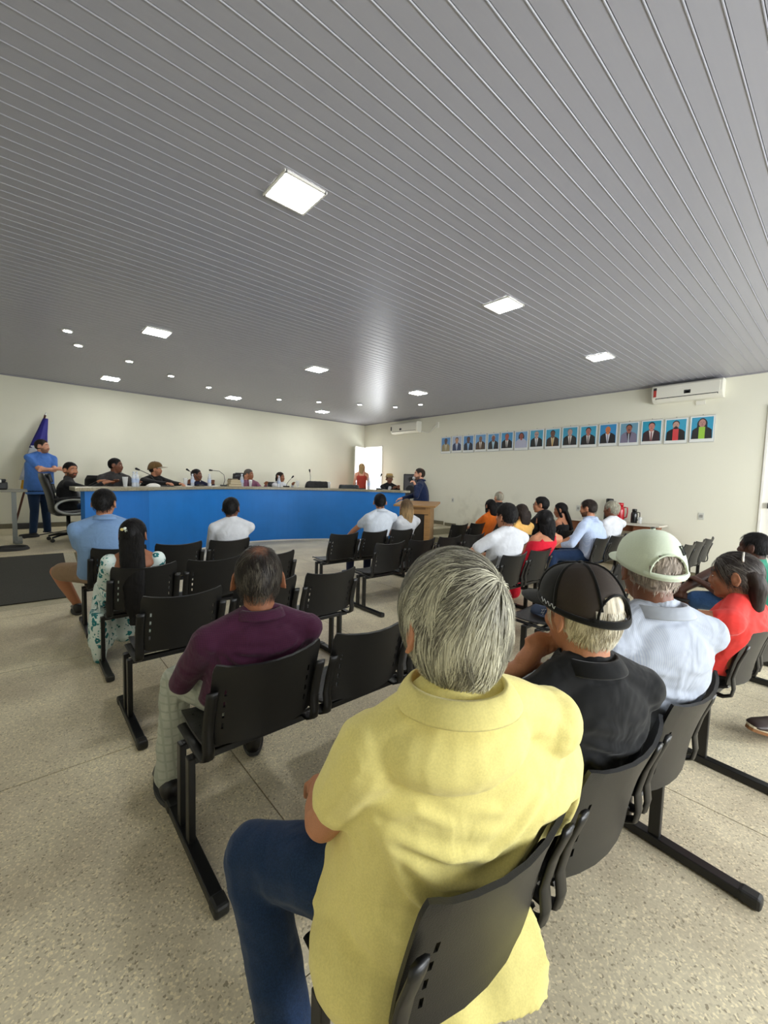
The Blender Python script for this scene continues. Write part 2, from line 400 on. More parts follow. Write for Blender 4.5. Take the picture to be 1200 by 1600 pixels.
# ramp on the left with a dark rubber mat lying on it
ry0, rx1 = 6.16, .60
b = MB(); b.add([(XL, ry0, 0), (rx1, ry0, 0), (rx1, STY-.013, 0), (XL, STY-.013, 0), (rx1, STY-.013, STZ-.006), (XL, STY-.013, STZ-.006)], [(0, 1, 2, 3), (0, 5, 4, 1), (1, 4, 2), (0, 3, 5), (3, 2, 4, 5)])
tag(b.build('trim_7', M_STEP), kind='structure')
sl = math.atan2(STZ, STY-ry0)
b = MB(); R = Matrix.Rotation(sl, 3, 'X')
b.box((0, 0, 0), (1.5, 1.40, .012)); o = b.build('rubber_mat', mat('black ribbed rubber', lin(58, 57, 50), .75, nscale=120, nvar=.3, bump=.6, bscale=160))
o.location = (-.28, (ry0+STY)/2+.03, STZ/2+.016); o.rotation_euler = (sl, 0, 0)
tag(o, 'large dark grey rubber mat laid on the ramp up to the stage', 'mat')
# ---- counter
M_BLUE = mat('blue painted counter wall', lin(24, 122, 208), .55, nscale=2.5, nvar=.06, bump=.15, bscale=90)
M_BLUE2 = mat('blue painted counter end panel', lin(16, 108, 190), .55, nscale=2.5, nvar=.05, bump=.15, bscale=90)
M_GRAN = mat('ochre grey granite', lin(150, 143, 120), .3, nscale=45, nvar=.28)
M_GRANE = mat('granite edge', lin(118, 110, 84), .35, nscale=45, nvar=.25)
cnt = thing('curved_counter', (4.1, 9.6, 0), 'long curved blue council counter with a grey granite worktop, running across the stage', 'counter')
cnt_inv = Matrix.Translation((-4.1, -9.6, 0))
def into(o, par, inv):
    o.data.transform(inv); o.parent = par; return o
i0 = 9
into(band('front_panel', CS[:i0+1], offset(CS, .12)[:i0+1], 0, 1.28, M_BLUE2), cnt, cnt_inv)
into(band('front_panel', CS[i0:], offset(CS, .12)[i0:], 0, 1.28, M_BLUE), cnt, cnt_inv)
CE = [(0.62, 7.56)]+offset(CS, -.05)[1:-1]+[(7.56, 7.58)]
into(band('base_strip', offset(CS, -.012), offset(CS, .001), 0, .03, M_WHITE), cnt, cnt_inv)
into(band('worktop', CE, [(min(max(x, .60), 7.58), y) for x, y in offset(CE, .58)], 1.285, 1.345, M_GRAN, bevel=.012), cnt, cnt_inv)
# ================================================================ linked seating benches
M_PLA = mat('black seat plastic', lin(17, 17, 17), .42, nscale=30, nvar=.12, bump=.12, bscale=300, spec=.5)
M_SEAT = mat('worn seat plastic with painted sky sheen', lin(52, 52, 52), .33, nscale=6, nvar=.25, bump=.25, bscale=40, spec=.5, stretch=(1, 9, 1))  # streaky wear; lighter grey puts the sky's reflection into the base colour
M_STEEL = mat('black painted steel', lin(11, 11, 11), .4, spec=.5)
M_FOOT = mat('scuffed black foot', lin(24, 24, 22), .5, nscale=30, nvar=.3)
def shell(name, us, vs, fn, holes, m, th):
    me = bpy.data.meshes.new(name); nu, nv = len(us), len(vs)
    V = [fn(u, v) for v in vs for u in us]
    F = [(j*nu+i, j*nu+i+1, (j+1)*nu+i+1, (j+1)*nu+i) for j in range(nv-1) for i in range(nu-1) if (i, j) not in holes]
    me.from_pydata(V, [], F); me.materials.append(m)
    me.polygons.foreach_set('use_smooth', [True]*len(me.polygons))
    o = bpy.data.objects.new(name, me); COL.objects.link(o)
    s = o.modifiers.new('solid', 'SOLIDIFY'); s.thickness = th; s.offset = 0
    dg = bpy.context.evaluated_depsgraph_get(); m2 = bpy.data.meshes.new_from_object(o.evaluated_get(dg), depsgraph=dg)
    o.modifiers.clear(); o.data = m2
    m2.set_sharp_from_angle(angle=0.7) if hasattr(m2, 'set_sharp_from_angle') else None
    return o
def back_mesh():
    W = .24
    us = [-.24, -.225, -.190, -.181, -.14, -.07, 0, .07, .14, .181, .190, .225, .24]
    vs = [0, .012, .04, .062, .088, .112, .138, .162, .188, .212, .238, .28, .305, .322, .333]
    hol = {(i, j) for i in (2, 9) for j in (3, 5, 7, 9)}
    def fn(u, v):
        k = 1.0
        top = max(0, (v-.305)/.028); bot = max(0, (.03-v)/.03)
        if abs(u) > .2: k = 1-.045*top**2-.06*bot**2
        x = u*k
        zc = .024*(u/W)**2*max(0, (v-.2)/.13) - (.02*(1-(u/W)**2) if v < .01 else 0)
        y = .075-.085*(v/.33)+.012*math.sin(v/.33*PI) + .045*(u/W)**2 - .022
        return (x, y, .475+v+zc)
    return shell('backrest', us, vs, fn, hol, M_PLA, .011)
def seat_mesh():
    us = [-.235, -.22, -.200, -.190, -.13, -.065, 0, .065, .13, .190, .200, .22, .235]
    vs = [0, .02, .06, .10, .125, .135, .16, .20, .225, .235, .26, .30, .325, .335, .36, .395, .41]
    hol = {(i, j) for i in (2, 9) for j in (4, 8, 12)}
    def fn(u, v):
        z = .437+.014*(u/.235)**2 - .016*math.sin(min(1, v/.41)*PI)
        if v > .36: z -= .018*((v-.36)/.05)**2
        if v < .06: z += .016*((.06-v)/.06)**2
        k = 1-.05*max(0, (v-.36)/.05)**2 if abs(u) > .2 else 1
        return (u*k, .085+v, z)
    return shell('seat', us, vs, fn, hol, M_SEAT, .010)
def side_tube():
    b = MB(); pts = [(0, .40, .418), (0, .20, .412), (0, .10, .410), (0, .065, .430), (0, .058, .47), (0, .066, .53), (0, .046, .62), (0, .018, .70), (0, .013, .725)]
    b.tube(pts, .025, 8, flat=(1, .34)); return b.build('side_frame', M_STEEL, smooth=True)
def foot_assembly():
    b = MB(); b.box((0, .14, .025), (.048, .58, .038)); bar = b.build('foot_bar', M_STEEL, bevel=.004)
    caps = []
    for y in (-.16, .44):
        b = MB(); b.box((0, y, .026), (.056, .07, .048)); caps.append(b.build('foot_cap', M_FOOT, bevel=.012))
    posts = []
    for y in (.165, .285):
        b = MB(); b.box((0, y, .22), (.028, .045, .37)); posts.append(b.build('post', M_STEEL, bevel=.004))
    return [bar]+caps+posts
SEATP, BACKP, SIDEP, FOOTP = seat_mesh(), back_mesh(), side_tube(), foot_assembly()
PITCH = .56; N_BENCH = 0
protos = [SEATP, BACKP, SIDEP]+FOOTP
def put(proto, parent, loc):
    o = proto.copy(); COL.objects.link(o); o.parent = parent; o.location = loc; o.name = proto.name.split('.')[0]; return o
def bench(x0, y0, rz, n, label, lenx=None, skip=()):
    t = thing('tandem_bench', (x0, y0, 0), label, 'bench', 'black linked benches in rows', rz=rz)
    for k in range(n):
        cx = .30+PITCH*k
        put(SEATP, t, (cx, 0, 0)); put(BACKP, t, (cx, 0, 0))
        for s in (-1, 1): put(SIDEP, t, (cx+s*.243, 0, 0))
    L_ = PITCH*n-.02
    for x in (.02, lenx or L_-.05):
        for p in FOOTP: put(p, t, (x, 0, 0))
    b = MB()
    for y in (.165, .285): b.box((L_/2+.02, y, .392), (L_, .04, .03))
    b.build('beam', M_STEEL, t, bevel=.004)
    return t
R = math.radians
bench(.44, .43, R(-4), 3, 'nearest black linked bench, under the man in the yellow polo shirt')
bench(2.86, .32, R(-5), 3, 'black linked bench under the woman in the red top')
bench(4.98, .30, R(-3), 3, 'black linked bench by the far right edge, under the man with cropped dark hair')
bench(.48, 1.56, 0, 3, 'black linked bench under the man in the plum shirt')
bench(.47, 2.75, 0, 3, 'wholly empty black linked bench behind the woman in the floral dress')
bench(.46, 3.77, 0, 3, 'black linked bench under the woman in the floral dress')
bench(.45, 4.85, 0, 3, 'front left black linked bench, under the man in the pale blue shirt and shorts')
bench(3.08, 1.45, 0, 3, 'empty black linked bench with a blue cap left on its seat')
bench(3.12, 2.36, 0, 3, 'black linked bench under the man in the white tee and the woman with red straps')
bench(3.08, 3.68, 0, 4, 'empty black linked bench in the middle, behind the couple in white')
bench(3.10, 4.66, 0, 3, 'black linked bench under the couple in white shirts facing the counter')
bench(5.72, 4.72, 0, 4, 'black linked bench near the stage steps, under the woman in orange')
bench(5.62, 3.22, 0, 3, 'black linked bench under the row of three dark-haired women')
bench(6.16, 2.42, 0, 3, 'black linked bench beside the refreshment shelf, under the man in the light blue long-sleeved shirt')
bench(6.62, 1.46, 0, 3, 'empty black linked bench against the right wall')
for p in protos: bpy.data.objects.remove(p)
# ================================================================ ceiling lights
M_LED = emit_mat('lit led diffuser', (1.0, 1.0, 0.97), LED_PANEL)
M_SPOT = emit_mat('lit spot', (1.0, 1.0, 0.97), LED_SPOT)
rows = {2.68: 'nearest row', 6.44: 'middle row', 10.22: 'row above the stage'}
cols = {1.47: 'left', 4.00: 'centre', 6.56: 'right'}
for y, rn in rows.items():
    for x, cn in cols.items():
        t = thing('ceiling_panel_light', (x, y, ZC), 'lit square ceiling panel light, %s one of the %s' % (cn, rn), 'ceiling light', 'square led panels')
        b = MB(); s = .150
        for dx, dy, w, d in ((-s, 0, .016, 2*s+.016), (s, 0, .016, 2*s+.016), (0, -s, 2*s, .016), (0, s, 2*s, .016)): b.box((dx, dy, -.009), (w, d, .014))
        b.build('frame', M_WHITE, t)
        b = MB(); b.box((0, 0, -.012), (.286, .286, .008)); b.build('diffuser', M_LED, t)
SP = [(.56, 7.27, 'at the far left end of the curve'), (.74, 7.95, 'second from the left end'), (1.48, 8.37, 'third from the left, over the grey-jacketed man'), (2.28, 8.94, 'fourth from the left'), (3.15, 9.42, 'fifth from the left'),
      (4.83, 9.47, 'fifth from the right'), (5.66, 8.99, 'fourth from the right'), (6.53, 8.46, 'third from the right'), (7.36, 8.03, 'second from the right'), (7.52, 7.29, 'at the right end of the curve')]
for x, y, w in SP:
    t = thing('ceiling_spotlight', (x, y, ZC), 'small round ceiling spotlight above the counter, ' + w, 'ceiling light', 'small spots following the counter')
    b = MB(); b.lathe((0, 0, 0), [(.062, -.005), (.066, -.012), (.062, -.022), (.050, -.024), (.048, -.010)], 20); b.build('trim_ring', M_WHITE, t, smooth=True)
    b = MB(); b.lathe((0, 0, 0), [(.001, -.024), (.047, -.024), (.047, -.018), (.001, -.018)], 20); b.build('lamp', M_SPOT, t)
# ================================================================ portraits on the right wall
M_SILV = mat('silver portrait edge', lin(190, 192, 190), .3, metal=.5)
M_MATB = mat('white portrait mount', lin(226, 228, 224), .35)
def flat(name, c): return mat(name+' print', lin(*c), .3)
SKY1, SKY2 = (86, 140, 196), (60, 160, 196)
PT = [  # jacket, shirt, tie, skin, hair, background, extra, label
 ((150, 138, 104), (206, 200, 180), (150, 138, 104), (84, 62, 58), (60, 48, 46), SKY1, '', 'framed portrait of a man in a khaki jacket, the one nearest the stage'),
 ((34, 50, 92), (200, 208, 224), (120, 140, 170), (196, 146, 110), (36, 28, 26), (170, 184, 208), '', 'framed portrait of a dark-haired man in a bright navy suit, second from the stage'),
 ((40, 44, 58), (140, 178, 214), (140, 178, 214), (92, 66, 60), (56, 44, 42), SKY1, '', 'framed portrait of a dark-jacketed man with pale blue shirt, third from the stage'),
 ((74, 56, 40), (216, 212, 202), (90, 60, 40), (132, 98, 78), (132, 98, 78), (110, 158, 204), 'bald', 'framed portrait of a bald man in a brown suit, fourth from the stage'),
 ((34, 34, 36), (168, 200, 214), (168, 200, 214), (140, 88, 70), (180, 180, 182), (88, 150, 200), '', 'framed portrait of a grey-haired man in an open pale shirt, fifth from the stage'),
 ((26, 24, 24), (224, 222, 216), (24, 22, 22), (178, 92, 74), (120, 96, 84), (74, 150, 200), '', 'framed portrait of a ruddy man in a black suit and thin black tie'),
 ((178, 180, 200), (178, 180, 200), (178, 180, 200), (150, 78, 66), (34, 26, 28), (110, 160, 206), 'woman', 'framed portrait of a woman in a pale lilac-grey top'),
 ((22, 22, 24), (220, 220, 220), (90, 110, 130), (190, 150, 134), (150, 146, 140), SKY2, 'glasses', 'framed portrait of a man with dark glasses and grey tie'),
 ((52, 38, 30), (214, 200, 160), (190, 150, 80), (112, 78, 62), (30, 26, 26), SKY2, '', 'framed portrait of a man in a dark brown suit with golden tie'),
 ((30, 26, 24), (222, 218, 210), (52, 36, 34), (186, 150, 140), (120, 128, 132), (62, 156, 190), '', 'framed portrait of a grey-haired man in a wide black suit'),
 ((28, 24, 26), (214, 208, 206), (20, 20, 22), (178, 110, 96), (28, 24, 24), SKY2, '', 'framed portrait of a black-haired man with a wide black tie, sixth from the right end'),
 ((32, 30, 34), (214, 214, 224), (130, 134, 150), (206, 120, 70), (200, 150, 110), (56, 140, 196), 'bald', 'framed portrait of a balding orange-faced man with a grey tie'),
 ((124, 118, 140), (40, 34, 44), (190, 200, 210), (160, 100, 82), (26, 22, 24), (110, 156, 180), 'moustache', 'framed portrait of a man with a moustache in a lilac-grey suit'),
 ((56, 38, 44), (220, 210, 206), (110, 34, 44), (196, 130, 116), (24, 20, 24), (44, 154, 186), '', 'framed portrait of a man in a maroon-brown suit with dark red tie'),
 ((22, 20, 22), (206, 62, 66), (206, 62, 66), (190, 150, 134), (34, 26, 28), (40, 158, 194), 'beard', 'framed portrait of a bearded man with a red shirt under black jacket'),
 ((20, 18, 20), (150, 196, 60), (150, 196, 60), (176, 126, 116), (18, 14, 18), (36, 150, 190), 'long', 'framed portrait of a long-haired woman with a lime green top, nearest the camera'),
]
def disc(b, y, z, ry, rz_, x, n=18, cut=None):
    vs = [(x, y+ry*math.cos(2*PI*k/n), z+rz_*math.sin(2*PI*k/n)) for k in range(n)]
    if cut is not None: vs = [(p[0], p[1], max(p[2], cut)) for p in vs]
    b.add(vs, [tuple(range(n))])
for i, (ja, sh, ti, sk, ha, bg, ex, lab) in enumerate(PT):
    yc = 7.755-.3905*i; zc = 2.635+(.004 if i % 2 else -.003)
    t = thing('framed_portrait', (XR, yc, zc), lab, 'portrait', 'row of council portraits')
    w, h = .182, .234
    b = MB(); b.box((-.010, 0, 0), (.018, 2*w, 2*h)); b.build('frame', M_SILV, t, bevel=.003)
    b = MB(); b.box((-.0195, 0, 0), (.002, 2*w-.018, 2*h-.018)); b.build('mount', M_MATB, t)
    ms = [flat('p%d%d' % (i, k), c) for k, c in enumerate((bg, ja, sh, ti, sk, ha, tuple(int(v*.6) for v in sk)))]
    b = MB(); x = -.0210; pw, z0, z1 = .155, -.172, .205
    def q(pts): b.add([(x, y, z) for y, z in pts], [tuple(range(len(pts)))])
    b.mi = 0; q([(-pw, z0), (pw, z0), (pw, z1), (-pw, z1)]); x -= .0003
    def HD(cx, cz, ry, rz_, cut=None):
        disc(b, cx, cz, ry, rz_, x, cut=cut)
    if ex in ('long', 'woman'):
        b.mi = 5; HD(0, .085, .075, .095); x -= .0003
        if ex == 'long': q([(-.085, -.10), (.085, -.10), (.070, .10), (-.070, .10)]); x -= .0003
    b.mi = 1; q([(-.148, z0), (.148, z0), (.140, -.02), (.105, .012), (.04, .045), (-.04, .045), (-.105, .012), (-.140, -.02)]); x -= .0003
    b.mi = 4; q([(-.026, .0), (.026, .0), (.028, .07), (-.028, .07)]); x -= .0003
    b.mi = 2; q([(-.010, z0), (.010, z0), (.045, .035), (.0, -.0), (-.045, .035)]) if ex not in ('beard', 'long') else q([(-.045, z0), (.045, z0), (.045, .035), (-.045, .035)]); x -= .0003
    b.mi = 3; q([(-.011, z0), (.011, z0), (.008, .0), (-.008, .0)]); x -= .0003
    b.mi = 5
    if ex != 'bald': HD(0, .125, .056, .062); x -= .0003
    b.mi = 4; HD(0, .098, .050, .068); x -= .0003
    b.mi = 6
    for s in (-1, 1): HD(s*.019, .112, .009, .004)
    q([(-.006, .086), (.006, .086), (0, .104)]); HD(0, .068, .017, .005)
    if ex == 'glasses': b.mi = 3; HD(-.02, .110, .018, .013); HD(.02, .110, .018, .013); q([(-.006, .110), (.006, .110), (.006, .114), (-.006, .114)])
    if ex == 'moustache': b.mi = 5; HD(0, .076, .022, .006)
    if ex == 'beard': b.mi = 5; x -= .0003; HD(0, .052, .036, .020); HD(0, .077, .022, .005)
    b.build('photo_print', ms, t)
    b = MB(); b.lathe((-.018, 0, h+.012), [(.001, -.006), (.006, -.004), (.006, .004), (.001, .006)], 8, 'X'); b.build('nail', M_DARK, t)
# ================================================================ air conditioners
M_AC = mat('cream white plastic', lin(226, 224, 212), .3)
def air_con(y0, y1, zt, zb, label, stickers):
    yc = (y0+y1)/2; L_ = abs(y1-y0); t = thing('air_conditioner', (XR, yc, zb), label, 'air conditioner', 'wall air conditioners')
    h = zt-zb; d = .22
    prof = [(0, .0), (-.10, 0), (-.17, .035), (-d, .10), (-d, h-.04), (-d+.02, h-.008), (-.15, h), (0, h)]
    b = MB(); n = len(prof)
    b.rings([[Vector((x, s*L_/2, z)) for x, z in prof] for s in (-1, 1)]); b.build('casing', M_AC, t, bevel=.006)
    b = MB(); b.box((-d-.004, 0, h*.56), (.008, L_-.07, h*.66)); b.build('front_cover', M_AC, t, bevel=.005)
    b = MB(); b.box((-.165, .0, .038), (.075, L_-.14, .012), R=Matrix.Rotation(.75, 3, 'Y')); b.build('air_flap', M_AC, t)
    b = MB(); b.box((-.180, .0, .058), (.05, L_-.12, .014), R=Matrix.Rotation(.75, 3, 'Y')); b.build('outlet_slot', M_DARK, t)
    for (y, z, w, hh, m, nm) in stickers:
        b = MB(); b.box((-d-.009, y, z), (.002, w, hh)); b.build(nm, m, t)
    return t
M_RED = mat('red sticker', lin(176, 52, 44), .5); M_BLK = mat('black sticker', lin(30, 30, 32), .5); M_GRY = mat('grey sticker', lin(150, 150, 160), .5)
t = air_con(1.62, 2.66, 3.455, 3.150, 'white wall air conditioner with red sticker, nearest the camera above the portraits',
    [(.465, .155, .045, .12, M_RED, 'energy_label'), (.465, .235, .05, .045, M_BLK, 'label_emblem'), (-.03, .135, .095, .060, M_BLK, 'badge'), (-.03, .125, .06, .03, M_GRY, 'badge_print'), (.04, .215, .26, .008, M_WHITE, 'brand_line')])
b = MB(); b.box((-.008, -.19, -.05), (.016, .14, .07)); b.build('socket_plate', M_AC, t)
t = air_con(8.74, 9.90, 3.38, 3.05, 'small white wall air conditioner in the far corner with its pipe on the wall',
    [(.52, .17, .05, .12, M_BLK, 'energy_label'), (.10, .13, .09, .06, M_BLK, 'badge')])
b = MB(); b.tube([(-.03, -.60, .03), (-.03, -.75, .00), (-.03, -.90, -.02), (-.03, -1.02, .03), (-.03, -1.12, .12), (-.03, -1.18, .16)], .016, 8); b.build('pipe', M_AC, t, smooth=True)
b = MB(); b.box((-.02, -1.22, .17), (.04, .10, .16)); b.build('junction_box', M_AC, t, bevel=.004)
# ================================================================ wall sockets
M_SOC = mat('socket plate', lin(200, 200, 190), .4); M_SOCD = mat('socket insert', lin(150, 150, 142), .4)
for y, z, lab in ((1.81, 1.10, 'white wall socket below the portrait of the woman in green'), (7.44, 1.10, 'pale wall socket between the lectern and the rows of chairs'), (3.97, 1.10, 'white wall socket just above the left end of the refreshment shelf'), (6.0, 1.02, 'pale wall socket behind the dark-haired women')):
    t = thing('wall_socket', (XR, y, z), lab, 'socket', 'wall sockets')
    b = MB(); b.box((-.005, 0, 0), (.010, .085, .125)); b.build('plate', M_SOC, t, bevel=.003)
    b = MB(); b.box((-.011, 0, 0), (.003, .048, .05)); b.build('insert', M_SOCD, t)
# ================================================================ refreshment shelf
M_WOOD = mat('reddish wood', lin(134, 84, 56), .45, nscale=8, nvar=.2, stretch=(1, 1, 6))
t = thing('refreshment_table', (8.80, 3.1, 0), 'long narrow pale-topped table with wooden supports along the right wall, holding flasks', 'table')
b = MB(); b.box((0, 0, .885), (.50, 1.62, .03)); b.build('table_top', mat('pale table top', lin(206, 200, 186), .35), t, bevel=.004)
for y in (-.55, .68):
    b = MB(); b.add([(-.14, y-.20, .87), (-.14, y+.20, .87), (-.14, y+.10, .02), (-.14, y-.10, .02), (.14, y-.20, .87), (.14, y+.20, .87), (.14, y+.10, .02), (.14, y-.10, .02)],
        [(0, 1, 2, 3), (4, 7, 6, 5), (0, 4, 5, 1), (2, 6, 7, 3), (0, 3, 7, 4), (1, 5, 6, 2)]); b.build('leg', M_WOOD, t)
b = MB(); b.box((0, .05, .80), (.03, 1.1, .12)); b.build('apron', M_WOOD, t)
def flask(x, y, s, m, label):
    t = thing('vacuum_flask', (x, y, .90), label, 'flask', 'flasks on the refreshment table')
    b = MB(); b.lathe((0, 0, 0), [(.001, 0), (.058*s, 0), (.062*s, .02), (.062*s, .18*s), (.055*s, .215*s), (.042*s, .235*s), (.001, .24*s)], 20); b.build('body', m, t, smooth=True)
    b = MB(); b.lathe((0, 0, 0), [(.001, .235*s), (.044*s, .235*s), (.046*s, .275*s), (.040*s, .29*s), (.001, .292*s)], 20); b.build('lid', m, t, smooth=True)
    b = MB(); b.tube([(0, -.055*s, .225*s), (0, -.10*s, .22*s), (0, -.105*s, .15*s), (0, -.095*s, .08*s), (0, -.058*s, .06*s)], .009*s, 8); b.build('handle', m, t, smooth=True)
flask(8.84, 3.05, 1.28, mat('glossy red plastic', lin(178, 18, 34), .25), 'glossy red vacuum flask standing on the refreshment table')
flask(8.86, 2.80, .92, mat('glossy black plastic', lin(24, 24, 25), .25), 'black vacuum flask at the right end of the refreshment table')
flask(8.93, 3.28, 1.52, mat('glossy black plastic', lin(24, 24, 25), .25), 'tall black vacuum flask behind the white-haired man, only its lid showing')
M_GLASS = mat('clear glass', (.86, .88, .88), .05, alpha=.38)
M_CUP = mat('white plastic cup', lin(226, 224, 214), .4)
for x, y, lab in ((8.86, 3.78, 'white stack of plastic cups below the wall socket on the refreshment table'), (8.82, 3.68, 'white plastic cup beside the cup stack on the refreshment table')):
    b = MB(); hh = .16 if 'stack' in lab else .10
    b.lathe((0, 0, 0), [(.001, 0), (.026, 0), (.034, hh*.9), (.037, hh), (.030, hh), (.001, hh-.01)], 16); o = b.build('plastic_cup', M_CUP, smooth=True); o.location = (x, y, .90); tag(o, lab, 'cup')
b = MB(); b.lathe((0, 0, 0), [(.001, 0), (.030, 0), (.036, .12), (.033, .12), (.028, .006), (.001, .006)], 16); o = b.build('drinking_glass', M_GLASS, smooth=True); o.location = (8.80, 2.68, .90); tag(o, 'clear drinking glass at the right end of the refreshment table beside the black flask', 'glass')
# ================================================================ lectern
M_OAK = mat('light oak veneer', lin(158, 120, 74), .45, nscale=6, nvar=.14, stretch=(1, 1, 7))
M_OAKD = mat('oak edge', lin(120, 88, 52), .5, nscale=6, nvar=.14)
t = thing('lectern', (5.64, 5.46, 0), 'oak lectern with a dark inset front panel, beside the counter', 'lectern', rz=R(-58))
b = MB()
for x in (-.27, .27): b.box((x, .0, .57), (.035, .42, 1.10))
b.build('side_panel', M_OAK, t, bevel=.003)
b = MB(); b.box((0, -.20, 1.05), (.51, .03, .14)); b.build('upper_panel', M_OAK, t, bevel=.003)
b = MB(); b.box((0, -.18, .54), (.505, .02, .88)); b.build('dark_panel', mat('dark smoked panel', lin(40, 38, 34), .3), t)
b = MB()
for x in (-.22, .22): b.box((x, -.20, .51), (.075, .035, .92))
b.box((0, -.20, .05), (.51, .035, .10)); b.build('front_frame', M_OAK, t, bevel=.003)
b = MB(); b.box((0, -.20, 1.09), (.40, .04, .05)); b.build('rail', M_OAKD, t)
b = MB(); b.box((0, .0, 1.155), (.78, .56, .035), R=Matrix.Rotation(R(6), 3, 'X')); b.build('top', M_OAK, t, bevel=.004)
b = MB(); b.box((0, .0, .02), (.62, .46, .04)); b.build('base', M_OAKD, t)
# ================================================================ loudspeaker behind the counter
t = thing('loudspeaker', (8.66, 8.72, STZ), 'large black loudspeaker on a stand at the right end of the counter', 'loudspeaker', rz=R(-38))
b = MB(); b.rings([[Vector((x, y, z)) for x, y in ((-.21, -.20), (.21, -.20), (.15, .20), (-.15, .20))] for z in (.72, 1.42)]); b.build('cabinet', mat('black speaker cabinet', lin(30, 28, 30), .55, nscale=80, nvar=.2), t, bevel=.02)
b = MB(); b.box((0, -.208, 1.07), (.37, .014, .64)); b.build('grille', mat('speaker grille', lin(42, 38, 40), .5, nscale=200, nvar=.5), t, bevel=.01)
b = MB(); b.lathe((0, -.217, .95), [(.001, 0), (.14, 0), (.15, -.006), (.16, 0)], 24, 'Y'); b.build('woofer_ring', M_DARK, t)
b = MB(); b.lathe((0, -.217, 1.27), [(.001, 0), (.06, 0), (.07, -.006), (.075, 0)], 20, 'Y'); b.build('horn_ring', M_DARK, t)
b = MB(); b.tube([(0, 0, .10), (0, 0, .73)], .018, 10); b.build('pole', M_STEEL, t)
for k in range(3):
    a = 2*PI*k/3; b = MB(); b.tube([(0, 0, .35), (.30*math.cos(a), .30*math.sin(a), .012)], .012, 8); b.build('leg', M_STEEL, t)
# ================================================================ things on the counter
CT = 1.345
def ypx(x):   # counter front line, for standing things on the worktop
    for (a, ya), (c, yc) in zip(CS, CS[1:]):
        if a <= x <= c: return ya+(yc-ya)*(x-a)/(c-a)
    return 7.7
def on_counter(x, back): return (x, ypx(x)+back, CT)
M_BOT = mat('bottle plastic', (.74, .79, .88), .12, alpha=.6)
M_LBL = mat('bottle label', lin(170, 186, 214), .5); M_CAPB = mat('bottle cap', lin(220, 226, 236), .4)
def bottle(x, back, label, s=1.0):
    t = thing('water_bottle', on_counter(x, back), label, 'bottle', 'water bottles on the counter')
    b = MB(); b.lathe((0, 0, 0), [(.001, 0), (.034*s, 0), (.036*s, .02), (.034*s, .08), (.036*s, .15*s), (.033*s, .18*s), (.015*s, .225*s), (.014*s, .24*s), (.001, .241*s)], 16); b.build('body', M_BOT, t, smooth=True)
    b = MB(); b.lathe((0, 0, 0), [(.0372*s, .075*s), (.0375*s, .08*s), (.0375*s, .14*s), (.0372*s, .145*s)], 16); b.build('label', M_LBL, t, smooth=True)
    b = MB(); b.lathe((0, 0, 0), [(.001, .238*s), (.017*s, .238*s), (.017*s, .262*s), (.001, .263*s)], 12); b.build('cap', M_CAPB, t, smooth=True)
bottle(1.50, .20, 'clear water bottle in front of the grey-jacketed man'); bottle(1.57, .28, 'clear water bottle just right of the first, before the grey-jacketed man')
bottle(2.78, .22, 'clear water bottle left of the man in the navy jacket'); bottle(3.22, .22, 'clear water bottle right in front of the man in the navy jacket', 1.05)
bottle(4.07, .24, 'clear water bottle by the stack of books', 1.15); bottle(5.00, .24, 'clear water bottle in front of the woman in white', 1.1); bottle(7.02, .30, 'clear water bottle by the open door', 1.15)
def glass_(x, back, label):
    b = MB(); b.lathe((0, 0, 0), [(.001, 0), (.034, 0), (.030, .012), (.035, .06), (.046, .17), (.043, .17), (.030, .03), (.001, .03)], 16); o = b.build('drinking_glass', M_GLASS, smooth=True)
    o.location = on_counter(x, back); tag(o, label, 'glass', 'drinking glasses on the counter')
glass_(1.36, .22, 'tall footed glass at the left of the counter by the water bottles'); glass_(2.62, .26, 'clear glass between the capped man and the man in navy'); glass_(4.30, .26, 'footed glass in front of the man in the plum checked shirt')
glass_(5.48, .30, 'clear glass left of the black bag'); glass_(6.22, .30, 'clear glass left of the black case')
M_PAPER = mat('white paper', lin(228, 226, 218), .7)
for x, bk, w, lab in ((1.86, .20, .24, 'crumpled white paper lump on the counter before the capped man'), (2.62, .14, .20, 'white paper sheet pile on the counter left of the navy-jacketed man'), (3.30, .12, .20, 'white note paper on the counter before the navy-jacketed man')):
    b = MB(); hh = .06 if 'lump' in lab else .018
    rs = []
    for i in range(5):
        a = i/4*PI/2; rs.append([Vector((w/2*math.cos(a*.96)*math.cos(2*PI*k/14)*(1+.12*math.sin(k*2.3+i)), .08*math.cos(a*.96)*math.sin(2*PI*k/14)*(1+.1*math.sin(k*1.7)), .001+hh*math.sin(a)*(1+.15*math.sin(k*3.1)))) for k in range(14)])
    b.rings(rs); o = b.build('paper', M_PAPER); o.location = on_counter(x, bk); tag(o, lab, 'paper')
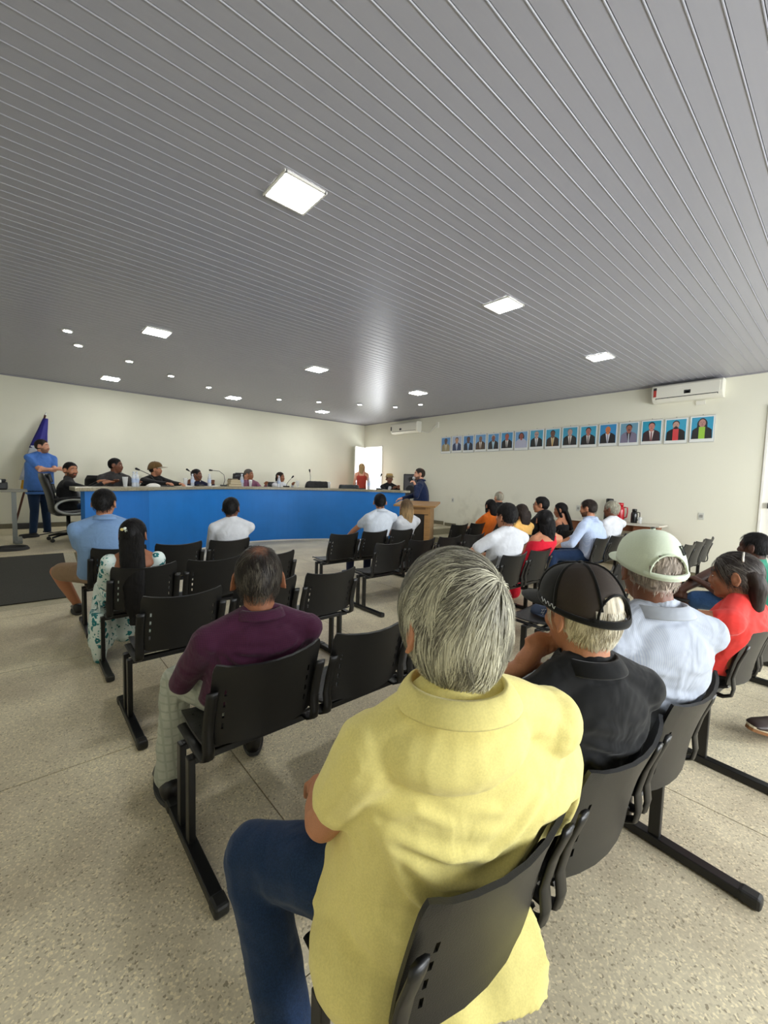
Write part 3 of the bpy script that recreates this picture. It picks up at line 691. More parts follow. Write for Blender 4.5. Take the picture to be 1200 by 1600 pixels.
for k, (w, h_, c, lab, dx) in enumerate(((.30, .055, (118, 98, 66), 'thick brown book at the bottom of the counter stack', 0), (.26, .05, (196, 182, 148), 'cream book in the middle of the counter stack', .01), (.235, .05, (168, 140, 98), 'tan book near the top of the counter stack', .0), (.16, .025, (40, 36, 34), 'small dark book topping the counter stack', -.02))):
    z = [0, .056, .107, .158][k]
    t = thing('book', (3.86+dx, ypx(3.86)+.22, CT+z), lab, 'book', 'stack of books on the counter', rz=R(3*k-4))
    b = MB(); b.box((0, 0, .003), (w, .20, .005)); b.box((0, 0, h_-.003), (w, .20, .005)); b.box((0, .098, h_/2), (w, .005, h_)); b.build('cover', mat('book cover %d' % k, lin(*c), .6), t)
    b = MB(); b.box((0, -.003, h_/2), (w-.01, .185, h_-.012)); b.build('pages', mat('book pages', lin(206, 192, 160), .8, nscale=60, nvar=.1, stretch=(1, 1, 20)), t)
def soft_bag(x, bk, L_, h, m, name, label, taper=.75, rz=0):
    t = thing(name, on_counter(x, bk), label, 'bag', rz=rz)
    b = MB(); rs = []
    for i in range(7):
        v = i/6; k = 1-(1-taper)*v**1.6; r_ = math.sin(min(1, v*1.0)*PI/2)
        rs.append([Vector(((L_/2)*k*math.copysign(abs(math.cos(2*PI*j/20))**.6, math.cos(2*PI*j/20)), .13*(1-.5*v)*math.copysign(abs(math.sin(2*PI*j/20))**.7, math.sin(2*PI*j/20)), h*r_*(1+.05*math.sin(j*1.9+i)))) for j in range(20)])
    b.rings(rs); b.build('body', m, t, smooth=True)
    b = MB(); b.tube([(-L_*.2, -.10, h*.75), (-L_*.1, -.13, h*.45), (L_*.1, -.13, h*.42), (L_*.2, -.10, h*.72)], .010, 6, flat=(1, .4)); b.build('strap', m, t, smooth=True)
    return t
M_BAG = mat('black nylon', lin(26, 26, 28), .6, nscale=40, nvar=.2, bump=.3, bscale=20)
soft_bag(5.98, .34, .74, .17, M_BAG, 'shoulder_bag', 'black nylon bag slumped on the counter right of the woman in white', .72)
soft_bag(6.66, .34, .62, .10, mat('charcoal nylon', lin(52, 58, 62), .6), 'equipment_case', 'low charcoal case lying on the counter in front of the woman in red', .92)
M_MIC = mat('microphone foam', lin(22, 22, 24), .8)
def gooseneck(x, bk, pts, label, rz=0):
    t = thing('gooseneck_microphone', on_counter(x, bk), label, 'microphone', 'gooseneck microphones on the counter', rz=rz)
    b = MB(); b.box((0, 0, .018), (.12, .14, .035)); b.build('base', M_STEEL, t, bevel=.008)
    b = MB(); b.tube([(0, 0, .03)]+pts, .006, 8); b.build('neck', M_STEEL, t, smooth=True)
    p, q = Vector(pts[-2]), Vector(pts[-1]); d = (q-p).normalized()
    b = MB(); b.capsule(q, .015, q+d*.05, .022, 12); b.build('head', M_MIC, t, smooth=True)
gooseneck(1.95, .34, [(-.02, 0, .12), (-.10, 0, .22), (-.20, 0, .27), (-.27, 0, .30)], 'gooseneck microphone leaning left beside the man in the brown cap')
gooseneck(3.05, .38, [(-.03, 0, .15), (-.12, 0, .25), (-.24, 0, .33)], 'gooseneck microphone leaning left in front of the navy-jacketed man')
gooseneck(3.62, .30, [(.03, 0, .15), (.01, 0, .27), (-.10, 0, .35), (-.26, 0, .36)], 'tall arched gooseneck microphone left of the book stack')
gooseneck(5.22, .32, [(.02, 0, .10), (.08, 0, .17), (.16, 0, .25)], 'gooseneck microphone leaning right, beside the woman in white')
gooseneck(5.88, .50, [(.0, 0, .18), (.0, 0, .30), (-.02, 0, .42)], 'upright gooseneck microphone behind the black bag')
gooseneck(7.18, .25, [(.0, 0, .15), (-.02, 0, .25), (.04, 0, .36)], 'gooseneck microphone left of the man in the straw hat')
for x, bk, lab in ((2.12, .14, 'dark phone lying on the counter before the capped man'), (6.78, .10, 'dark folder lying at the counter edge by the black case'), (1.80, .12, 'small dark object by the crumpled paper')):
    if 'small' in lab: continue
    b = MB(); b.box((0, 0, .012), (.24, .10, .024)); o = b.build('folder' if 'folder' in lab else 'phone', M_BAG, bevel=.006); o.location = on_counter(x, bk); tag(o, lab, 'folder' if 'folder' in lab else 'phone')
# ================================================================ executive chairs
M_LEA = mat('black leatherette', lin(30, 31, 32), .32, bump=.15, bscale=60, nscale=8, nvar=.15)
M_CHR = mat('matt silver arm', lin(170, 172, 168), .35, metal=.3)
def exec_chair(x, y, rz, label, full=False, zb=1.16):
    t = thing('office_chair', (x, y, STZ), label, 'office chair', 'black padded chairs behind the counter', rz=rz)
    b = MB(); rs = []
    for i in range(9):
        v = i/8; w = .25*(1-.10*abs(v-.5)*2); w *= 1-(.25*max(0, v-.85)/.15); th = .055*(1-.6*max(0, v-.85)/.15)
        z = .50+(zb-.50)*v; yy = -.20-.16*v+.03*math.sin(v*PI)
        rs.append([Vector((w*math.copysign(abs(math.cos(2*PI*k/20))**.55, math.cos(2*PI*k/20)), yy+th*math.sin(2*PI*k/20), z)) for k in range(20)])
    b.rings(rs); b.build('backrest', M_LEA, t, smooth=True)
    b = MB()
    for v in (.3, .62, .88): b.box((0, -.20-.16*v+.08, .50+(zb-.50)*v), (.40, .05, .16), R=Matrix.Rotation(.22, 3, 'X'))
    b.build('back_cushion', M_LEA, t, bevel=.022)
    b = MB(); b.box((0, .03, .50), (.52, .50, .11)); b.build('seat', M_LEA, t, bevel=.045)
    for s in (-1, 1):
        n = 26; b = MB(); b.tube([(s*.29, .03+.245*math.cos(2*PI*k/n), .60+.125*math.sin(2*PI*k/n)) for k in range(n)], .022, 8, flat=(1, 1.2), close=True, cap=False); b.build('armrest', M_CHR, t, smooth=True)
        b = MB(); b.tube([(s*.29, .24, .735), (s*.29, .1, .755), (s*.29, -.12, .752), (s*.28, -.24, .72)], .026, 8, flat=(1, .7)); b.build('arm_pad', M_LEA, t, smooth=True)
    b = MB(); b.tube([(0, 0, .10), (0, 0, .46)], .03, 12); b.build('column', M_STEEL, t, smooth=True)
    for k in range(5):
        a = 2*PI*k/5+.3; c, s_ = math.cos(a), math.sin(a)
        b = MB(); b.tube([(0, 0, .12), (c*.16, s_*.16, .115), (c*.31, s_*.31, .08)], [.028, .022, .016], 8); l = b.build('leg', M_STEEL, t, smooth=True)
        b = MB(); b.lathe((c*.31, s_*.31, .034), [(.001, -.022), (.030, -.022), (.033, 0), (.030, .022), (.001, .022)], 12, 'X'); b.build('castor', M_DARK, l, smooth=True)
    return t
exec_chair(.64, 9.04, R(-84), 'black padded office chair with silver loop arms at the open left end of the counter')
exec_chair(1.28, 9.82, R(-25), 'black padded office chair behind the grey-jacketed man', zb=1.14)
exec_chair(2.25, 10.25, R(-10), 'black office chair behind the man in the brown cap', zb=1.10)
exec_chair(4.28, 10.72, R(0), 'black high-backed office chair behind the man in the plum checked shirt', zb=1.30)
exec_chair(5.15, 10.62, R(5), 'black low office chair left of the woman in white', zb=1.08)
exec_chair(8.30, 9.62, R(60), 'black office chair behind the man in the straw hat', zb=1.05)
# ================================================================ flag, side table and its machine
M_POLE = mat('dark red wooden pole', lin(84, 40, 30), .45)
t = thing('furled_flag', (-.04, 10.95, STZ), 'furled blue, white and yellow flag on a dark pole leaning against the back wall', 'flag')
p0, p1 = Vector((-.05, -.10, .03)), Vector((.50, .34, 2.36))
b = MB(); b.tube([p0, p1], .019, 10); b.build('pole', M_POLE, t, smooth=True)
b = MB(); b.capsule(p1, .016, p1+(p1-p0).normalized()*.06, .006, 10); b.build('finial', mat('steel finial', lin(190, 190, 190), .3, metal=.8), t, smooth=True)
def cloth_run(name, v0, v1, r0, r1, m, sag=0.0, sh=0.0):
    b = MB(); rs = []; n = 26
    for i in range(9):
        v = v0+(v1-v0)*i/8; c = p0.lerp(p1, v)+Vector((.02+sag*(i/8), -.02, -sag*(i/8))); r_ = r0+(r1-r0)*i/8
        rs.append([c+Vector((math.cos(2*PI*k/n)*r_*(1+.28*math.sin(5*2*PI*k/n+i*.2+sh)), math.sin(2*PI*k/n)*r_*.7*(1+.28*math.cos(4*2*PI*k/n)), 0)) for k in range(n)])
    b.rings(rs); b.build(name, m, t, smooth=True)
cloth_run('blue_cloth', .97, .70, .035, .125, mat('royal blue flag cloth', lin(36, 34, 128), .6, bump=.3, bscale=20))
cloth_run('white_cloth', .72, .42, .12, .13, mat('white flag cloth', lin(206, 210, 224), .7, bump=.3, bscale=20), sh=1)
cloth_run('yellow_cloth', .43, .34, .10, .07, mat('yellow flag cloth', lin(214, 160, 24), .6), sh=2)
M_GREYM = mat('grey metal', lin(126, 130, 126), .4, metal=.2)
t = thing('side_table', (-.36, 9.20, STZ), 'grey side table on metal legs at the left edge of the stage', 'table')
b = MB(); b.box((.0, 0, .86), (.94, .60, .035)); b.build('table_top', mat('grey table top', lin(140, 138, 124), .45), t, bevel=.006)
for x in (-.32, .30):
    for y in (-.22, .22):
        b = MB(); b.box((x, y, .43), (.06, .06, .84)); b.build('leg', M_GREYM, t)
b = MB(); b.box((.34, .0, .03), (.10, .62, .05)); b.build('foot_rail', M_GREYM, t, bevel=.01)
t = thing('printer', (-.38, 9.18, STZ+.878), 'low black machine with a pale paper tray on the side table', 'printer')
b = MB(); b.box((0, 0, .06), (.50, .38, .12)); b.build('body', M_LEA, t, bevel=.02)
b = MB(); b.box((0, 0, .145), (.46, .34, .04)); b.build('lid', M_BAG, t, bevel=.01)
b = MB(); b.box((0, -.175, .135), (.36, .02, .05)); b.build('paper_tray', M_PAPER, t)
t = thing('equipment_rack', (-.46, 8.55, STZ), 'black equipment rack cut off by the left edge of the photo', 'rack')
for x in (-.14, .14):
    for y in (-.16, .16):
        b = MB(); b.box((x, y, .55), (.035, .035, 1.1)); b.build('post', M_STEEL, t)
for z in (.05, .45, .85, 1.10):
    b = MB(); b.box((0, 0, z), (.31, .36, .02)); b.build('shelf', M_STEEL, t)
for k, (cx, cy, r_, lab) in enumerate(((-.10, 8.30, .20, 'coil of black cable on the stage floor below the rack'), (.12, 9.78, .14, 'coil of black cable under the side table near the wall'))):
    pts = [(cx+r_*(1-.03*(j//24))*math.cos(2*PI*j/24), cy+r_*.9*math.sin(2*PI*j/24), STZ+.012+.010*(j//24)) for j in range(24*4)]
    b = MB(); b.tube(pts, .010, 6); tag(b.build('cable_coil', M_DARK, smooth=True), lab, 'cable')
b = MB(); b.tube([(.05, 9.6, STZ+.01), (.35, 10.1, STZ+.01), (.7, 10.5, STZ+.01), (1.0, 10.8, STZ+.01)], .010, 6); tag(b.build('floor_cable', M_DARK, smooth=True), 'thin black cable running across the stage floor to the wall', 'cable')
b = MB(); b.box((.18, 11.30, STZ+.06), (.55, .16, .11)); tag(b.build('floor_box', M_DARK, bevel=.01), 'long black box on the stage floor against the back wall', 'box')
# ================================================================ loose things on the seats and floor
t = thing('baseball_cap', (3.38, 1.74, .452), 'navy blue cap with white script lying on an empty seat', 'cap', rz=R(150))
M_CAPN = mat('navy cap cloth', lin(52, 66, 92), .7, bump=.2, bscale=200)
b = MB(); rs = []
for i in range(6):
    a = i/5*PI/2; rs.append([Vector((.085*math.cos(a*.98)*math.cos(2*PI*k/20), .10*math.cos(a*.98)*math.sin(2*PI*k/20), .002+.085*math.sin(a))) for k in range(20)])
b.rings(rs); b.build('crown', M_CAPN, t, smooth=True)
b = MB(); vs = []
for rr_ in (0, 1):
    for k in range(13):
        a = PI*k/12; x = .082*math.cos(a)*(1-.0*rr_); y = (.045+(.105 if rr_ else 0))*math.sin(a)+.04; vs.append((x, y, .012+(.0 if rr_ else .006)))
b.add(vs, [(k, k+1, 14+k, 13+k) for k in range(12)]); o = b.build('visor', M_CAPN, t, smooth=True); sm = o.modifiers.new('s', 'SOLIDIFY'); sm.thickness = .004
M_SCR = mat('white embroidery', lin(200, 204, 210), .8)
def squig(x0, y0, z0, w, amp, n, parent, ph=0, r_=.0022, tilt=0):
    b = MB(); b.tube([(x0+w*k/n, y0+.3*amp*math.sin(k*.9+ph), z0+amp*math.sin(k*1.3+ph)) for k in range(n+1)], r_, 5); return b.build('lettering', M_SCR, parent, smooth=True)
for z_, wd_ in ((.055, .09), (.035, .10), (.018, .09)): squig(-.045, .088-(z_-.018)*.3, z_, wd_, .007, 26, t, ph=z_*90)
# shoes reaching in from beyond the right edge
def shoe_mesh(L_=.29, w=.052, h=.075):
    b = MB(); rs = []
    for v, wy, hh in ((0, .55, .9), (.06, .8, 1.15), (.2, .85, 1.1), (.38, .85, .95), (.55, .95, .75), (.75, 1.0, .55), (.92, .75, .40), (1.0, .35, .2)):
        rs.append([Vector((w*wy*math.copysign(abs(math.cos(2*PI*k/16))**.7, math.cos(2*PI*k/16)), L_*v, .018+h*hh*(.5+.5*math.sin(2*PI*k/16)))) for k in range(16)])
    b.rings(rs); return b
def sole_mesh(L_=.30, w=.056):
    b = MB(); pts = []
    n = 22
    for k in range(n):
        a = 2*PI*k/n; y = L_/2-L_/2*math.cos(a)-.004; ww = w*(.78+.22*math.sin((y/L_)*PI*1.1))*math.copysign(abs(math.sin(a))**.6, math.sin(a)); pts.append((ww, y))
    b.rings([[Vector((x, y, z)) for x, y in pts] for z in (0, .022)]); return b
t = thing('shoe', (3.62, .20, .02), 'brown loafer with a pale welt, toe lifted, at the right edge', 'shoe')
t.rotation_euler = (R(14), R(-8), R(62))
shoe_mesh(.33, .06, .085).build('upper', mat('dark brown leather', lin(44, 30, 26), .4), t, smooth=True)
sole_mesh(.34, .064).build('sole', mat('tan sole', lin(126, 84, 46), .5), t, bevel=.003)
b = sole_mesh(.342, .0655); b.v = [(x, y, .022+z*.5) for x, y, z in b.v]; b.build('welt', mat('pale welt', lin(188, 176, 150), .5), t)
# ================================================================ people
V3 = Vector; UP = Vector((0, 0, 1))
M_SKIN = attr_mat('skin', rough=.5, bump=.12, bscale=220, spec=.35, nvar=.05)
M_HAIR = attr_mat('hair', rough=.62, bump=.6, bscale=60, spec=.18, stretch=(1, 1, .12), nvar=.35)
M_STRAND = attr_mat('hair strand', rough=.5, spec=.3)
M_EYEW = mat('eye white', (.75, .72, .68), .25); M_IRIS = mat('iris', (.03, .02, .015), .2)
def fabric(name, col, rough=.85, fold=.35, fscale=9, weave=900, stripe=None, check=None, nvar=.05, heather=0):
    if name in MATS: return MATS[name]
    m, N, L, P = new_mat(name); MATS[name] = m
    P.inputs['Roughness'].default_value = rough; P.inputs['Specular IOR Level'].default_value = .2; P.inputs['Sheen Weight'].default_value = .12
    tc = N.new('ShaderNodeTexCoord')
    n = N.new('ShaderNodeTexNoise'); n.inputs['Scale'].default_value = 260 if heather else 14; n.inputs['Detail'].default_value = 3; L.new(tc.outputs['Object'], n.inputs['Vector'])
    r = N.new('ShaderNodeValToRGB'); k = heather or nvar
    r.color_ramp.elements[0].position = .35; r.color_ramp.elements[1].position = .65
    r.color_ramp.elements[0].color = (*[c*(1-k) for c in col], 1); r.color_ramp.elements[1].color = (*[min(1, c*(1+k)) for c in col], 1)
    L.new(n.outputs[0], r.inputs[0]); out = r.outputs[0]
    if stripe:
        for sc, dr in stripe[1]:
            w = N.new('ShaderNodeTexWave'); w.bands_direction = dr; w.inputs['Scale'].default_value = sc; w.inputs['Distortion'].default_value = .3; L.new(tc.outputs['Object'], w.inputs['Vector'])
            rr = N.new('ShaderNodeValToRGB'); rr.color_ramp.elements[0].position = .80; rr.color_ramp.elements[1].position = .92; L.new(w.outputs[0], rr.inputs[0])
            mx = N.new('ShaderNodeMix'); mx.data_type = 'RGBA'; mx.inputs[7].default_value = (*stripe[0], 1); L.new(rr.outputs[0], mx.inputs[0]); L.new(out, mx.inputs[6]); out = mx.outputs[2]
    L.new(out, P.inputs['Base Color'])
    n2 = N.new('ShaderNodeTexNoise'); n2.inputs['Scale'].default_value = fscale; n2.inputs['Detail'].default_value = 2; n2.inputs['Distortion'].default_value = .8
    L.new(tc.outputs['Object'], n2.inputs['Vector'])
    b = N.new('ShaderNodeBump'); b.inputs['Strength'].default_value = fold; b.inputs['Distance'].default_value = .035; L.new(n2.outputs[0], b.inputs['Height'])
    n3 = N.new('ShaderNodeTexNoise'); n3.inputs['Scale'].default_value = weave; L.new(tc.outputs['Object'], n3.inputs['Vector'])
    b2 = N.new('ShaderNodeBump'); b2.inputs['Strength'].default_value = .15; b2.inputs['Distance'].default_value = .002; L.new(n3.outputs[0], b2.inputs['Height'])
    L.new(b.outputs[0], b2.inputs['Normal']); L.new(b2.outputs[0], P.inputs['Normal'])
    return m
def floral():
    m, N, L, P = new_mat('white floral dress print'); P.inputs['Roughness'].default_value = .8
    tc = N.new('ShaderNodeTexCoord')
    def ramp(src, stops, interp='CONSTANT'):
        r = N.new('ShaderNodeValToRGB'); r.color_ramp.interpolation = interp
        e = r.color_ramp.elements; e[0].position, e[0].color = stops[0][0], (*stops[0][1], 1); e[1].position, e[1].color = stops[1][0], (*stops[1][1], 1)
        for p, c in stops[2:]: x = e.new(p); x.color = (*c, 1)
        L.new(src, r.inputs[0]); return r.outputs[0]
    nz = N.new('ShaderNodeTexNoise'); nz.inputs['Scale'].default_value = 55; L.new(tc.outputs['Object'], nz.inputs['Vector'])
    sc = N.new('ShaderNodeVectorMath'); sc.operation = 'MULTIPLY_ADD'; sc.inputs[1].default_value = (.03, .03, .03); L.new(nz.outputs['Color'], sc.inputs[0]); L.new(tc.outputs['Object'], sc.inputs[2])
    v = N.new('ShaderNodeTexVoronoi'); v.inputs['Scale'].default_value = 15; L.new(sc.outputs[0], v.inputs['Vector'])
    W = lin(214, 226, 222); T = lin(20, 118, 122); D = lin(40, 70, 78); Gn = lin(120, 190, 180)
    a = ramp(v.outputs['Distance'], [(0, lin(200, 235, 225)), (.10, D), (.14, T), (.36, W)])
    v2 = N.new('ShaderNodeTexVoronoi'); v2.inputs['Scale'].default_value = 30; L.new(sc.outputs[0], v2.inputs['Vector'])
    b_ = ramp(v2.outputs['Distance'], [(0, D), (.16, Gn), (.24, W)])
    mx = N.new('ShaderNodeMix'); mx.data_type = 'RGBA'; mx.blend_type = 'DARKEN'; mx.inputs[0].default_value = 1
    L.new(a, mx.inputs[6]); L.new(b_, mx.inputs[7]); L.new(mx.outputs[2], P.inputs['Base Color'])
    return m
SK = {'light': lin(205, 150, 122), 'tan': lin(186, 128, 96), 'mid': lin(150, 98, 70), 'brown': lin(120, 78, 58), 'dark': lin(84, 54, 42)}
HC = {'black': lin(17, 15, 15), 'dark': lin(40, 32, 27), 'brown': lin(70, 50, 36), 'grey': lin(150, 146, 130), 'blond': lin(160, 132, 92), 'salt': lin(84, 80, 74), 'white': lin(196, 186, 166)}
def axes(yaw, pitch=0, roll=0):
    M_ = Matrix.Rotation(-R(yaw), 3, 'Z') @ Matrix.Rotation(R(pitch), 3, 'X') @ Matrix.Rotation(R(roll), 3, 'Y')
    return M_ @ V3((1, 0, 0)), M_ @ V3((0, 1, 0)), M_ @ V3((0, 0, 1))
def ik(a, b, l1, l2, pole):
    d = b-a; D_ = min(max(d.length, .05), (l1+l2)*.998); u = d.normalized()
    x = (l1*l1-l2*l2+D_*D_)/(2*D_); h = math.sqrt(max(0, l1*l1-x*x))
    p = pole-u*pole.dot(u); p = p.normalized() if p.length > 1e-4 else u.orthogonal()
    return a+u*x+p*h, a+u*D_
SKC, SKR = V3((0, -.015, .025)), V3((.078, .098, .093))
def head_prims(b, H, h, s):
    Rm = Matrix((h[0], h[1], h[2])).transposed()
    def W(x, y, z): return H+(h[0]*x+h[1]*y+h[2]*z)*s
    def E_(c, r): b.ell(W(*c), [k*s for k in r], Rm, 18, 12)
    E_(SKC, SKR); E_((0, .026, -.028), (.060, .063, .082)); E_((0, .030, -.072), (.047, .050, .042)); E_((0, .064, -.094), (.022, .020, .018))
    b.capsule(W(0, .080, .012), .008*s, W(0, .096, -.029), .0115*s, 10)
    for k in (-1, 1):
        E_((k*.013, .092, -.034), (.009, .010, .008)); E_((k*.036, .056, -.022), (.024, .026, .024))
        b.capsule(W(k*.012, .083, .026), .008*s, W(k*.044, .066, .026), .009*s, 8)
        b.capsule(W(k*.020, .079, -.004), .006*s, W(k*.042, .067, -.004), .006*s, 8)
        E_((k*.028, .0755, .009), (.013, .012, .008))
        # ear: lobe, bowl and rim
        E_((k*.084, -.012, -.008), (.010, .018, .031))
        b.tube([W(k*(.086+.012*math.sin(a*.5)), -.012-.020*math.sin(a), -.006+.032*math.cos(a)) for a in [PI*i/9 for i in range(-1, 10)]], .0052*s, 8)
    b.ell(W(0, .087, -.057), (.023*s, .010*s, .0055*s), Rm, 14, 7); b.ell(W(0, .085, -.066), (.021*s, .011*s, .0065*s), Rm, 14, 7)
def hand_prims(b, wr, fw, pl, side, s, curl=.5):
    # wr wrist, fw finger direction, pl palm normal, side thumb direction
    fw = fw.normalized(); sd = (side-fw*side.dot(fw)).normalized(); nm = pl.normalized()
    P0 = wr+fw*.012*s; b.capsule(P0, .024*s, wr+fw*.080*s, .020*s, 10, q=1.5, side=sd)
    b.capsule(wr+fw*.06*s-sd*.018*s, .017*s, wr+fw*.075*s+sd*.018*s, .017*s, 8)
    for i, (o, l) in enumerate(((-.034, .062), (-.0115, .074), (.0115, .080), (.034, .072))):
        p = wr+fw*(.088-.006*abs(i-1.6))*s+sd*o*s*.98
        c1, c2 = R(50*curl), R(115*curl); d1 = fw*math.cos(c1)+nm*math.sin(c1)+sd*o*1.6; d2 = fw*math.cos(c2)+nm*math.sin(c2)+sd*o*1.2
        d1.normalize(); d2.normalize(); q = p+d1*l*.52*s; b.capsule(p-d1*.01*s, .0095*s, q, .0088*s, 8); b.capsule(q, .0088*s, q+d2*l*.48*s, .0072*s, 8)
    t0 = wr+fw*.025*s+sd*.022*s; t1 = t0+(sd*.8+fw*.75+nm*.25).normalized()*.045*s; t2 = t1+(fw*.95+sd*.25+nm*.35*curl).normalized()*.034*s
    b.capsule(t0, .013*s, t1, .011*s, 8); b.capsule(t1, .0105*s, t2, .0085*s, 8)
def head_local(P_, H, h, s):
    A = np.array([list(h[0]), list(h[1]), list(h[2])]); return (P_-np.array(H)) @ A.T/s
def sstep(x, a, b): t = np.clip((x-a)/(b-a), 0, 1); return t*t*(3-2*t)
def hairline(x, y, z):
    # signed height above the hairline, in head-local metres
    line = np.where(y > .045, .066+(.012)*np.cos(np.clip(x/.06, -1, 1)*PI)*0, 0)
    line = np.interp(y, [-.12, -.07, -.035, -.018, .012, .024, .045, .06, .10], [-.066, -.064, -.045, .022, .024, -.008, .030, .060, .072])
    return z-line
def skin_colors(me, H, h, s, sp):
    P_ = verts_np(me); q = head_local(P_, H, h, s); x, y, z = q.T
    base = np.array(SK[sp['skin']])*sp.get('skink', 1); c = np.tile(base, (len(P_), 1))
    ear = (np.abs(x) > .0835) & (z < .032) & (y > -.036) & (y < .012)
    near = ~ear & (np.abs(x) < .11) & (np.abs(y) < .14) & (z > -.13) & (z < .14)
    def mixc(mask, col, k=1.0):
        nonlocal c
        w = (np.where(near, mask, 0)*k)[:, None]; c = c*(1-w)+np.array(col)*w
    lip = ((x/.025)**2+((z+.062)/.011)**2 < 1) & (y > .07); mixc(lip.astype(float), base*np.array((.85, .55, .55)))
    hc = np.array(HC[sp.get('hair', 'black')])
    brow = ((np.abs(np.abs(x)-.029) < .019) & (np.abs(z-.031-.05*(.03-np.abs(np.abs(x)-.02))) < .0055) & (y > .05)).astype(float); mixc(brow, hc*.8, .85)
    if sp.get('style') not in ('bald',):
        hl = sstep(hairline(x, y, z), -.004, .008)
        if sp.get('thin'): hl = hl*(1-.85*np.exp(-((x-.0)**2/.0016+(y+.055)**2/.0016)))*1.0
        mixc(hl, hc)
    if sp.get('beard'):
        be = ((z < -.036) & (z > -.125) & (y > -.012+(z+.036)*-.2) & ~lip).astype(float)*np.where(np.abs(x) < .012, 1, 1)
        be = be*np.where((z > -.05) & (np.abs(x) > .032) & (y > .04), .0, 1); mixc(be, hc*1.1, sp['beard'])
    set_col(me, c)
def hair_mesh(b, H, h, s, t=.010, style='short', sp={}):
    nth, nph = 44, 30; rs = []
    for i in range(nph):
        a = math.radians(-88+176*i/(nph-1)); ring = []
        for k in range(nth):
            ph = 2*PI*k/nth; d = V3((math.cos(a)*math.cos(ph), math.cos(a)*math.sin(ph), math.sin(a)))
            rz_ = SKR.z if d.z > 0 else .125
            p = V3((d.x*SKR.x, d.y*SKR.y, d.z*rz_))+SKC
            m = float(hairline(np.array(p.x), np.array(p.y), np.array(p.z)))
            w = min(1, max(0, (m+.004)/.034)); w = w*w*(3-2*w)
            tt = t*(1+.25*noise.noise(p*28))
            if style == 'afro': tt *= 1.0+.5*max(0, d.z)
            if sp.get('thin'): tt *= 1-.8*math.exp(-(p.x**2/.0016+(p.y+.055)**2/.0016))
            if sp.get('full') and p.z > .03: tt += .012*(p.z-.03)/.09
            if p.y < -.03 and p.z < -.02: tt *= .75
            q = SKC+(p-SKC)*(1+(w*tt-(1-w)*.010)/max(.05, (p-SKC).length))
            ring.append(H+(h[0]*q.x+h[1]*q.y+h[2]*q.z)*s)
        rs.append(ring)
    b.rings(rs)
def hair_color(me, H, h, s, sp):
    P_ = verts_np(me); q = head_local(P_, H, h, s); x, y, z = q.T; base = np.array(HC[sp.get('hair', 'black')])
    c = np.tile(base, (len(P_), 1))
    if sp.get('thin'):
        w = (.75*np.exp(-((x)**2/.0010+(y+.050)**2/.0012)))[:, None]; c = c*(1-w)+np.array(SK[sp['skin']])*.8*w
    if sp.get('temple'):
        w = (sstep(-z, -.045, .03)*sp['temple'])[:, None]; c = c*(1-w)+np.array(HC['grey'])*w
    if sp.get('roots') is not None:
        w = sstep(z, -.10, .06)[:, None]; c = c*(1-w)+np.array(sp['roots'])*w
    set_col(me, c)
def displace(me, fn):
    P_ = verts_np(me); Nn = normals_np(me); d = np.array([fn(V3(p)) for p in P_]); set_verts(me, P_+Nn*d[:, None])
def fold_lines(P_, lines):
    # lines: (polyline, amplitude, width)
    out = np.zeros(len(P_))
    for pl, amp, wd in lines:
        best = np.full(len(P_), 9.0); tt = np.zeros(len(P_)); n = len(pl)-1
        for i in range(n):
            a, b_ = np.array(pl[i]), np.array(pl[i+1]); ab = b_-a
            t = np.clip(((P_-a) @ ab)/(ab @ ab), 0, 1); d = np.linalg.norm(P_-(a+t[:, None]*ab), axis=1)
            m = d < best; best = np.where(m, d, best); tt = np.where(m, (i+t)/n, tt)
        prof = np.exp(-(best/wd)**2)-.45*np.exp(-((best-1.9*wd)/wd)**2)
        out += amp*prof*np.sin(np.clip(tt, .03, .97)*PI)**.6
    return out
def collar(parent, N_, r_, f_, s, m, R0=.075, hgt=.036, spread=1.25, back=.0, name='collar', open_=.5):
    b = MB(); n = 28; out = []
    up = (UP*1.0 + f_*.18).normalized()
    for k in range(n+1):
        a = R(-90)+(open_+(2*PI-2*open_)*k/n)-PI/2*0; ang = PI/2+open_+(2*PI-2*open_)*k/n
        d = r_*math.cos(ang)*1.02+f_*math.sin(ang)*1.0; v = (1+math.sin(ang))/2
        base = N_+d*R0*s; top = N_+d*(R0*.96)*s+up*hgt*s*(1-.35*v); low = N_+d*(R0*spread+.012)*s-up*.010*s-UP*(.02*v)*s
        mid = top*.5+low*.5+d*.006*s
        out.append((base-up*.02*s, top, mid, low))
    vs = [p for q in out for p in q]; fs = [(4*i+j, 4*i+j+1, 4*i+j+5, 4*i+j+4) for i in range(n) for j in range(3)]
    b.add(vs, fs); o = b.build(name, m, parent, smooth=True)
    md = o.modifiers.new('s', 'SOLIDIFY'); md.thickness = .005; ss = o.modifiers.new('ss', 'SUBSURF'); ss.levels = 1; ss.render_levels = 1
    return o
